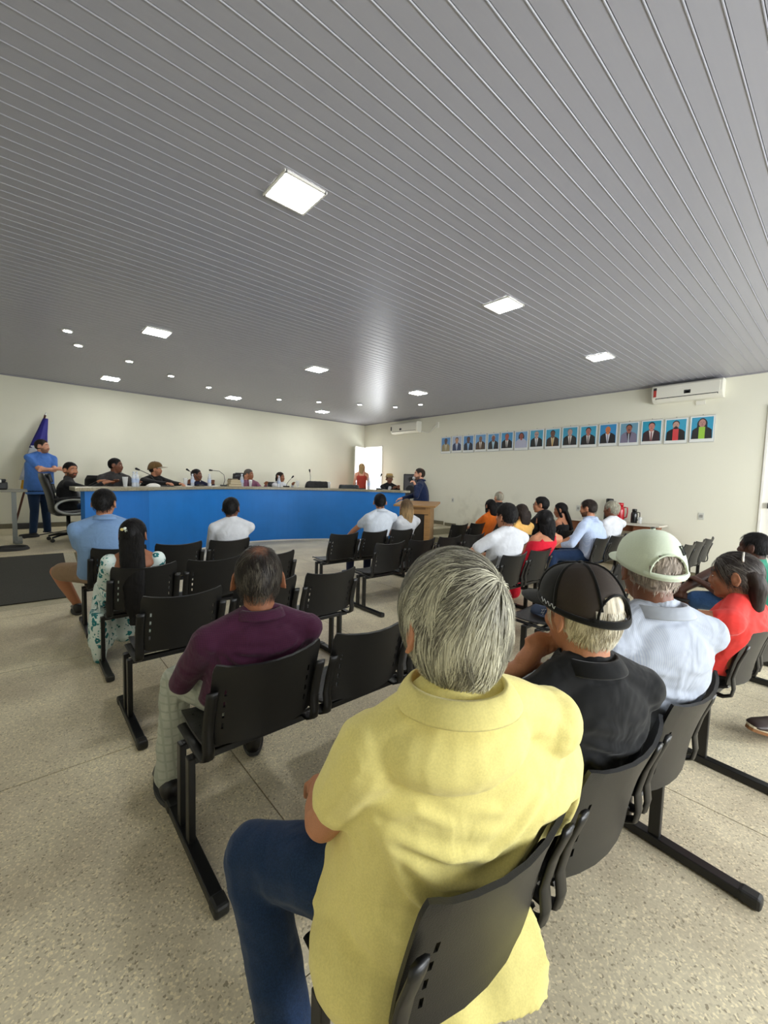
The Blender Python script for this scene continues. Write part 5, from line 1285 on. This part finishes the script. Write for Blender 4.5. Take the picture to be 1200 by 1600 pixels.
# --- 4 woman in the red top
p = person('woman in a loose coral red top, greying hair held by a slide', (3.02, .43, 1.075), seat=(2.86, 0.32, -5, 0), yaw=8, hyaw=-4, hpitch=-6, hs=1.12, s=1.04, skin='mid', hair='dark', style='long', hlen=.26, hwid=.080,
    hip=(3.14, .50, .53), sw=.185, girth=1.2, top='cap', topm=F_RED, legm=F_BLK, shoem=M_SHB, vox=.0078, tieback=1, thick=.006, folds='auto', neckdrop=-.01,
    hands={-1: (2.68, .94, .84), 1: (2.96, .80, .88)}, poles={-1: V3((-1, .1, -.25))}, sleeve=.10, face=True, topname='blouse')
o = strands('hair_strands', p['root'], p['H'], p['h'], p['hs'], 1800, [lin(*q) for q in ((40, 34, 32), (60, 54, 50), (108, 102, 96), (46, 38, 36))], length=.10, whorl=(0, .06, .085), lift=.009, down=.9, w=.0010, seed=5); p['finish'](o)
hh = p['h']; b = MB(); b.tube([p['H']+(hh[0]*(-.094*math.cos(a))+hh[1]*-.045+hh[2]*(.04+.085*math.sin(a)))*p['hs'] for a in (.55, .8, 1.05, 1.3)], .005, 8); p['finish'](b.build('hair_slide', mat('pearly hair slide', lin(226, 220, 206), .25, metal=.3), p['root'], smooth=True))
# --- 5 man by the right edge
p = person('man with cropped dark hair at the right edge, bare knee raised in denim shorts', (5.05, .60, 1.045), fuzz=900, yaw=4, hyaw=8, hs=1.12, s=1.04, skin='dark', hair='black', hip=(5.15, .55, .53), topm=F_GRN, legs='short', legm=fabric('faded denim', lin(52, 84, 128), fold=.5, heather=.2),
    shoem=None, vox=.011, knees={-1: (4.98, 1.05, .47), 1: (5.45, .92, .72)}, feet={-1: (4.92, 1.12, .10), 1: (4.93, 1.10, .56)}, hands={-1: (5.0, .95, .66), 1: (5.3, .95, .62)}, face=True)
for k in (-1, 1):
    a_ = {-1: V3((4.92, 1.12, .03)), 1: V3((4.93, 1.10, .49))}[k]; b = sole_mesh(.28, .055); b.v = [tuple(V3(v)+a_-V3((0, .09, .03))) for v in b.v]; s_ = b.build('slide_sandal', mat('black rubber slide', lin(26, 24, 26), .5), p['root']); p['finish'](s_)
    b = MB(); b.tube([a_+V3((.055*math.cos(t), .06, .055*math.sin(t)+.01)) for t in [PI*i/8 for i in range(9)]], .035, 8, flat=(.25, 1)); p['finish'](b.build('strap', mat('black rubber slide', lin(26, 24, 26), .5), s_, smooth=True))
# --- 6 man in plum
p = person('man with thinning dark hair in a plum long-sleeved shirt and pale plaid trousers', (.81, 1.77, 1.095), seat=(0.48, 1.56, 0, 0), yaw=14, hyaw=24, hpitch=-8, hs=1.20, s=1.06, skin='mid', hair='dark', thin=1, temple=.35,
    hip=(.82, 1.88, .53), sw=.205, girth=1.12, top='long', topm=F_PLUM, collarm=F_PLUM, collarR=.076, legm=F_GRYT, shoem=M_SHB, vox=.0078, thick=.009, folds='auto',
    knees={-1: (.58, 2.22, .52), 1: (1.0, 2.30, .52)}, feet={-1: (.51, 2.10, .10), 1: (.98, 2.2, .10)}, hands={-1: (.72, 2.14, .66), 1: (.95, 2.12, .66)}, poles={-1: V3((-.8, -.2, -.7)), 1: V3((.3, -.3, -.9))})
o = strands('hair_strands', p['root'], p['H'], p['h'], p['hs'], 2600, [lin(*q) for q in ((26, 22, 20), (40, 34, 30), (60, 54, 48), (96, 90, 80))], length=.04, whorl=(0, -.05, .11), lift=.011, down=.6, w=.0009, seed=11, maskf=lambda q, r_: (q.x**2/.0012+(q.y+.045)**2/.0018) > .8 or r_.random() < .15); p['finish'](o)
# --- 7 woman in the floral dress
p = person('woman with very long straight black hair and a white and teal floral dress', (.715, 3.97, 1.05), fuzz=1400, fuzzlen=.12, seat=(0.46, 3.77, 0, 0), yaw=10, hyaw=30, hs=1.10, s=1.0, skin='mid', hair='black', style='long', hlen=.74, hwid=.088, tieback=1,
    hip=(.72, 4.05, .53), sw=.165, girth=.95, top='none', legs='skirt', legm=M_FLO, vox=.0095, hands={-1: (.62, 4.35, .62), 1: (.86, 4.35, .62)}, thick=.010, hang=V3((0, -.16, 0)), knees={-1: (.56, 4.42, .53), 1: (.86, 4.46, .53)}, feet={-1: (.50, 4.12, .10), 1: (.84, 4.3, .10)})
b = MB(); S_, C2, rr, ff = p['S'], p['C'], p['r'], p['f']
cc = p['P0'].lerp(p['N'], .5)
b.loft([(p['P0']-UP*.03, .19, .145), (p['P0'].lerp(p['N'], .3), .165, .125), (p['P0'].lerp(p['N'], .55)-ff*.02, .165, .122), (p['P0'].lerp(p['N'], .68)-ff*.02, .172, .115)], rr, ff)
for k in (-1, 1):
    b.capsule(S_[k]+UP*.012+rr*k*.004, .066, S_[k].lerp(p['EL'][k], .75), .080); b.capsule(p['P0'].lerp(p['N'], .6)+rr*k*.10, .07, S_[k]-UP*.05, .06)
me = remesh(b, .010, 5, .5); me.transform(Matrix.Translation(-p['RL'])); displace(me, lambda q: .005*noise.noise(q*16)); mesh_obj('dress', me, M_FLO, p['root'])
hh = p['h']; 
for j, (dx, dz, cc_) in enumerate(((-.035, .055, (206, 190, 120)), (-.015, .062, (220, 226, 214)), (-.005, .045, (210, 216, 200)))):
    b = MB(); b.ell(p['H']+(hh[0]*dx+hh[1]*-.118+hh[2]*dz)*1.1, (.014, .008, .012)); p['finish'](b.build('hair_clip', mat('clip %d' % j, lin(*cc_), .3), p['root'], smooth=True))
t = thing('tote_bag', (.50, 4.07, 0.0), 'white cloth bag with teal flowers standing on the floor beside the floral dress', 'bag')
b = MB(); rs = []
for i in range(8):
    v = i/7; k = .55+.45*math.sin(min(1, v*1.4)*PI/2)-.25*max(0, v-.7)/.3; rs.append([V3((.075*k*math.cos(2*PI*j/18)-.03, .15*k*math.sin(2*PI*j/18), .005+.42*v)) for j in range(18)])
b.rings(rs); b.build('body', M_FLO, t, smooth=True)
b = MB(); b.tube([(-.03, -.08, .40), (-.03, -.05, .50), (-.03, .03, .50), (-.03, .07, .40)], .008, 6); b.build('handle', M_FLO, t, smooth=True)
# --- 8 man in pale blue
person('man in a pale blue shirt and khaki shorts in the front left seat', (.655, 5.03, 1.255), fuzz=1500, seat=(0.45, 4.85, 0, 0), yaw=10, hyaw=32, hpitch=-2, hs=1.17, s=1.12, skin='tan', hair='black', hip=(.68, 5.10, .53), sw=.21, girth=1.2, topm=F_PBL, collarm=F_PBL, collarR=.072, legs='short', legm=F_KHA, shoem=M_SHB,
    vox=.0098, knees={-1: (.28, 5.48, .52), 1: (.86, 5.55, .52)}, feet={-1: (.46, 5.62, .10), 1: (.8, 5.6, .10)}, hands={-1: (.62, 5.40, .70), 1: (.80, 5.42, .70)})
# --- 9..11 front row
person('young man in a plain white long-sleeved top, alone before the blue counter', (1.95, 5.03, 1.175), fuzz=900, seat=(0.45, 4.85, 0, 2), yaw=14, hyaw=44, hs=1.12, s=1.04, skin='brown', hair='black', hip=(1.96, 5.1, .53), sw=.195, topm=F_WHT, top='long', legm=F_BLK, shoem=M_SHB, hands={-1: (1.85, 5.42, .66), 1: (2.05, 5.42, .66)}, thick=.007)
person('man in a white short-sleeved shirt beside the blonde woman', (4.19, 4.86, 1.235), fuzz=700, seat=(3.1, 4.66, 0, 1), yaw=14, hyaw=34, hs=1.10, s=1.06, skin='tan', hair='black', hip=(4.10, 4.92, .53), sw=.20, girth=1.1, topm=F_WHT2, collarm=F_WHT2, legm=F_NVY, shoem=M_SHB, hands={-1: (3.9, 5.3, .66), 1: (4.3, 5.3, .66)}, poles={-1: V3((-1, .1, -.5))})
person('woman with long straight streaked blonde hair in white, left of the lectern', (4.71, 4.80, 1.15), seat=(3.1, 4.66, 0, 2), yaw=20, hyaw=44, hs=1.12, s=1.0, skin='light', hair='blond', style='long', hlen=.34, hwid=.088, hip=(4.68, 4.90, .53), sw=.165, topm=F_WHT, legm=F_BLK, shoem=M_SHB, roots=lin(92, 74, 54))
# --- 12..19 middle and right
person('man in a white tee with slicked black hair, forearm resting along the bench', (4.05, 2.56, 1.20), fuzz=1100, seat=(3.12, 2.36, 0, 1), yaw=18, hyaw=6, hs=1.12, s=1.06, skin='tan', hair='black', hip=(4.02, 2.62, .53), sw=.20, girth=1.05, topm=F_WHT, legm=F_BLK, shoem=M_SHB, vox=.0098,
    hands={-1: (3.62, 3.02, .80), 1: (4.2, 3.0, .66)}, poles={-1: V3((-.6, .1, -1))}, thick=.016, full=1)
person('woman with long black hair and bright red shoulder straps', (4.86, 2.52, 1.13), fuzz=900, fuzzlen=.12, seat=(3.12, 2.36, 0, 2), yaw=24, hyaw=52, hs=1.10, s=1.02, skin='tan', hair='black', style='long', hlen=.38, hwid=.082, hip=(4.62, 2.60, .53), sw=.17, top='tank', topm=F_REDT, legm=F_REDT, legs='skirt', vox=.0098, hang=V3((0, .0, 0)))
person('curly dark-haired woman in a pale orange ruffled top, right of the white tee', (5.90, 3.46, 1.13), yaw=10, hyaw=22, hs=1.12, s=1.0, skin='tan', hair='dark', style='long', hlen=.26, hwid=.088, hip=(5.92, 3.52, .53), sw=.17, topm=F_YLW, legm=F_BLK, shoem=M_SHB, top='cap')
p = person('dark-haired woman with round glasses turned to the left, behind the red-strapped woman', (6.42, 3.42, 1.24), yaw=0, hyaw=-24, hs=1.10, s=1.0, skin='tan', hair='black', style='short', thick=.016, hip=(6.45, 3.50, .53), sw=.17, topm=F_BLK, top='tee', legm=F_BLK, shoem=M_SHB, face=True)
def glasses(p, m, sc=1.0, dark=False):
    H, hh, hs = p['H'], p['h'], p['hs']; W = lambda x, y, z: H+(hh[0]*x+hh[1]*y+hh[2]*z)*hs; b = MB()
    for k in (-1, 1):
        b.tube([W(k*.030+.019*sc*math.cos(2*PI*j/14), .096, .005+.015*sc*math.sin(2*PI*j/14)) for j in range(14)], .0018*hs, 5, close=True, cap=False)
        b.tube([W(k*.049, .094, .008), W(k*.078, .05, .010), W(k*.084, -.01, .008)], .0018*hs, 5)
    b.tube([W(-.011, .097, .008), W(.011, .097, .008)], .0018*hs, 5); p['finish'](b.build('glasses', m, p['root']))
glasses(p, mat('dark glasses frame', lin(20, 18, 18), .3), 1.15)
person('woman in a sleeveless black dress with hair hanging to her waist, near the wall', (7.12, 3.42, 1.14), yaw=4, hyaw=-16, hpitch=-10, hs=1.08, s=1.02, skin='tan', hair='black', style='long', hlen=.62, hwid=.066, hang=V3((.14, -.12, 0)), hip=(7.02, 3.46, .53), sw=.165, top='tank', topm=F_BLK, legs='skirt', legm=F_BLK, shoem=M_SHB, face=True)
person('woman in bright orange with dark hair, in front of the grey-haired man by the wall', (7.00, 4.78, 1.13), yaw=10, hyaw=20, hs=1.12, s=1.03, skin='tan', hair='black', style='long', hlen=.26, hwid=.078, hip=(6.88, 4.90, .53), sw=.18, girth=1.1, topm=F_ORG, legm=F_BLK, shoem=M_SHB)
person('grey-haired man seated by the right wall, only his head showing', (7.74, 5.08, 1.28), yaw=20, hs=1.10, s=1.03, skin='tan', hair='grey', thin=1, hip=(7.72, 5.06, .53), topm=F_BLK, legm=F_BLK, shoem=M_SHB, thick=.004)
person('bearded man in a light blue long-sleeved shirt and jeans, leaning forward in profile', (6.42, 2.66, 1.235), fuzz=700, seat=(6.16, 2.42, 0, 0), yaw=2, hyaw=-4, hpitch=-6, hs=1.14, s=1.12, skin='tan', hair='dark', beard=.8, hip=(6.52, 2.60, .53), sw=.21, girth=1.15, topm=F_LBL, top='long', cuff=.55, collarm=F_LBL, legm=F_DEN, shoem=M_SHB,
    knees={-1: (6.05, 2.98, .52), 1: (6.45, 3.02, .52)}, hands={-1: (6.02, 2.96, .66), 1: (6.25, 3.02, .66)}, poles={-1: V3((-.6, -.5, -.7))}, face=True, thick=.006)
person('white-haired man in a white tee beside the refreshment table', (7.26, 2.64, 1.205), fuzz=700, seat=(6.16, 2.42, 0, 1), yaw=16, hyaw=4, hs=1.14, s=1.05, skin='brown', hair='grey', hip=(7.10, 2.72, .53), sw=.20, girth=1.1, topm=F_WHT, legm=F_CHR, shoem=M_SHB, thick=.008, face=True)
# --- speaker at the lectern
p = person('balding bearded man in a dark navy shirt speaking into a microphone at the lectern', (6.22, 6.0, 1.725), yaw=-34, hyaw=-52, hs=1.10, s=1.05, skin='light', hair='dark', thin=1, beard=.85, standing=True, hip=(6.27, 6.0, .92), sw=.20, girth=1.12, belly=.02,
    top='long', topm=F_NVY2, collarm=F_NVY2, legm=F_BLK, shoem=M_SHB, face=True, thick=.004, hands={-1: (5.98, 5.86, 1.50), 1: (6.0, 6.25, 1.22)}, poles={-1: V3((-.2, -.6, -1))}, handdir={-1: (-.3, .25, .75)}, curl={-1: 1.0, 1: .4})
t = thing('microphone', (5.97, 5.90, 1.53), 'handheld microphone held to the mouth of the man at the lectern', 'microphone')
b = MB(); b.tube([(0, 0, -.06), (.02, .02, .09)], [.013, .018], 10); b.build('handle', mat('grey mic body', lin(120, 122, 124), .35, metal=.4), t, smooth=True)
b = MB(); b.ell((.027, .027, .115), (.029, .029, .032)); b.build('grille', mat('mic grille', lin(170, 170, 168), .4, metal=.6, bump=.6, bscale=400), t, smooth=True)
# --- behind the counter
p = person('man in a straw hat and black jacket at the right end of the counter', (8.15, 9.05, 1.64), yaw=205, hyaw=205, hs=1.15, s=1.04, skin='brown', hair='black', hip=(8.2, 9.2, .92), sw=.19, topm=F_BLK, top='long', legm=F_BLK, shoem=M_SHB, face=True, hands={-1: (8.3, 8.8, 1.37), 1: (8.05, 8.78, 1.37)})
b = MB(); hh = p['h']; hs = p['hs']; rs = []
for rr_, zz in ((.135, .045), (.138, .050), (.095, .060), (.090, .10), (.082, .130), (.05, .142), (.004, .138)):
    rs.append([p['H']+(hh[0]*math.cos(2*PI*k/24)*rr_*.93+hh[1]*(math.sin(2*PI*k/24)*rr_*1.08-.01)+hh[2]*zz)*hs for k in range(24)])
b.rings(rs); hat = b.build('hat', mat('straw', lin(176, 146, 92), .8, nscale=120, nvar=.2, bump=.4, bscale=300), p['root'], smooth=True); p['finish'](hat)
b = MB(); b.tube([p['H']+(hh[0]*math.cos(2*PI*k/24)*.094*.95+hh[1]*(math.sin(2*PI*k/24)*.097*1.08-.01)+hh[2]*.070)*hs for k in range(24)], .012, 6, close=True, cap=False); p['finish'](b.build('hat_band', M_DARK, hat))
b = MB(); b.loft([(p['C']-UP*.22+p['f']*.10, .035, .02), (p['C']+UP*.02+p['f']*.075, .06, .03)], p['r'], p['f']); p['finish'](b.build('white_shirt', F_WHT, p['root']))
person('blonde woman standing in a brick red dress by the open door', (8.10, 10.3, 1.98), yaw=40, hyaw=60, hs=1.05, s=1.0, skin='light', hair='blond', style='long', hlen=.30, hwid=.07, standing=True, hip=(8.08, 10.28, 1.24), sw=.165, girth=.92, top='tank', topm=F_BRK, legs='skirt', legm=F_BRK, shoem=M_SHB, knees=None)
person('woman in white seated at the counter resting her cheek on her hand', (5.28, 10.22, 1.60), yaw=165, hyaw=140, hs=1.10, s=1.0, skin='mid', hair='dark', style='long', hlen=.24, hwid=.085, hip=(5.30, 10.35, .92), sw=.175, topm=F_WHT, top='long', legm=F_BLK, shoem=M_SHB, face=True, hands={-1: (5.50, 9.95, 1.40), 1: (5.16, 10.08, 1.52)}, poles={1: V3((0, -.3, -1))}, handdir={1: (0, .1, 1)})
person('older grey-haired man in a plum checked shirt, chin on hand at the counter', (4.40, 10.20, 1.64), yaw=180, hyaw=140, hs=1.14, s=1.05, skin='mid', hair='salt', hip=(4.36, 10.38, .92), sw=.20, girth=1.1, topm=F_PLD, top='long', legm=F_BLK, shoem=M_SHB, face=True, hands={-1: (4.75, 9.98, 1.39), 1: (4.22, 10.0, 1.50)}, poles={1: V3((0, -.3, -1))}, handdir={1: (.1, .1, 1)})
person('balding man in a navy jacket over a pale shirt at the counter', (3.07, 9.98, 1.59), yaw=178, hyaw=128, hs=1.14, s=1.03, skin='brown', hair='black', thin=1, hip=(3.05, 10.18, .92), sw=.20, topm=F_NVY, top='long', collarm=F_WHT, legm=F_NVY, shoem=M_SHB, face=True, thick=.005, hands={-1: (3.35, 9.74, 1.39), 1: (2.80, 9.72, 1.39)})
p = person('man in a brown cap and black shirt leaning on the counter', (2.14, 9.60, 1.68), yaw=165, hyaw=105, hs=1.16, s=1.08, skin='tan', hair='dark', beard=.4, hip=(2.05, 9.90, .92), sw=.20, girth=1.05, topm=F_BLK, top='long', legm=F_BLK, shoem=M_SHB, face=True, hands={-1: (2.50, 9.12, 1.39), 1: (2.30, 9.00, 1.39)}, thick=.004)
F_BRC = fabric('brown cap cotton', lin(104, 80, 46), fold=.05)
c, dome = cap_mesh(p['root'], p['H'], p['h'], p['hs'], F_BRC, fabric('pale cap visor', lin(170, 160, 140), fold=.05), 'brown cap with a pale visor', hole=False)
for o in [c]+list(c.children): p['finish'](o)
person('man in a charcoal jacket seated at the counter, looking right', (1.40, 9.30, 1.72), yaw=160, hyaw=116, hs=1.16, s=1.10, skin='brown', hair='black', hip=(1.34, 9.58, .92), sw=.21, girth=1.15, topm=F_CHR, top='long', collarm=F_CHR, legm=F_CHR, shoem=M_SHB, face=True, thick=.005, hands={-1: (1.70, 8.98, 1.39), 1: (1.28, 8.92, 1.39)})
p = person('bearded man in a black blazer over white, in the silver-armed office chair', (.70, 9.12, 1.60), yaw=92, hyaw=150, hs=1.18, s=1.08, skin='tan', hair='black', beard=.85, hip=(.66, 9.02, .95), sw=.20, girth=1.05, topm=F_BLK, top='long', cuff=.8, legm=F_DEN, shoem=M_SHB, face=True, thick=.008,
    hands={-1: (1.12, 9.18, 1.42), 1: (1.16, 8.86, 1.40)}, handdir={-1: (1, 0, .15), 1: (1, .1, .25)}, curl=.15, knees={-1: (1.02, 9.28, .92), 1: (1.02, 9.02, .92)}, feet={-1: (.98, 9.30, STZ+.10), 1: (.96, 8.98, STZ+.10)})
b = MB(); b.loft([(p['C']-UP*.30+p['f']*.15, .045, .03), (p['C']-UP*.10+p['f']*.13, .05, .03), (p['C']+UP*.04+p['f']*.085, .055, .03)], p['r'], p['f']); p['finish'](b.build('white_shirt', F_WHT, p['root']))
p = person('standing man in a mid blue shirt and jeans with folded arms, beside the flag', (.37, 10.4, 2.05), yaw=150, hyaw=118, hs=1.12, s=1.03, skin='light', hair='dark', beard=.6, standing=True, hip=(.30, 10.40, 1.25), sw=.21, girth=1.2, belly=.04, topm=F_BLU, collarm=F_BLU, legm=F_DEN, shoem=M_SHB, face=True, thick=.005,
    crossed=1, hem=.06)
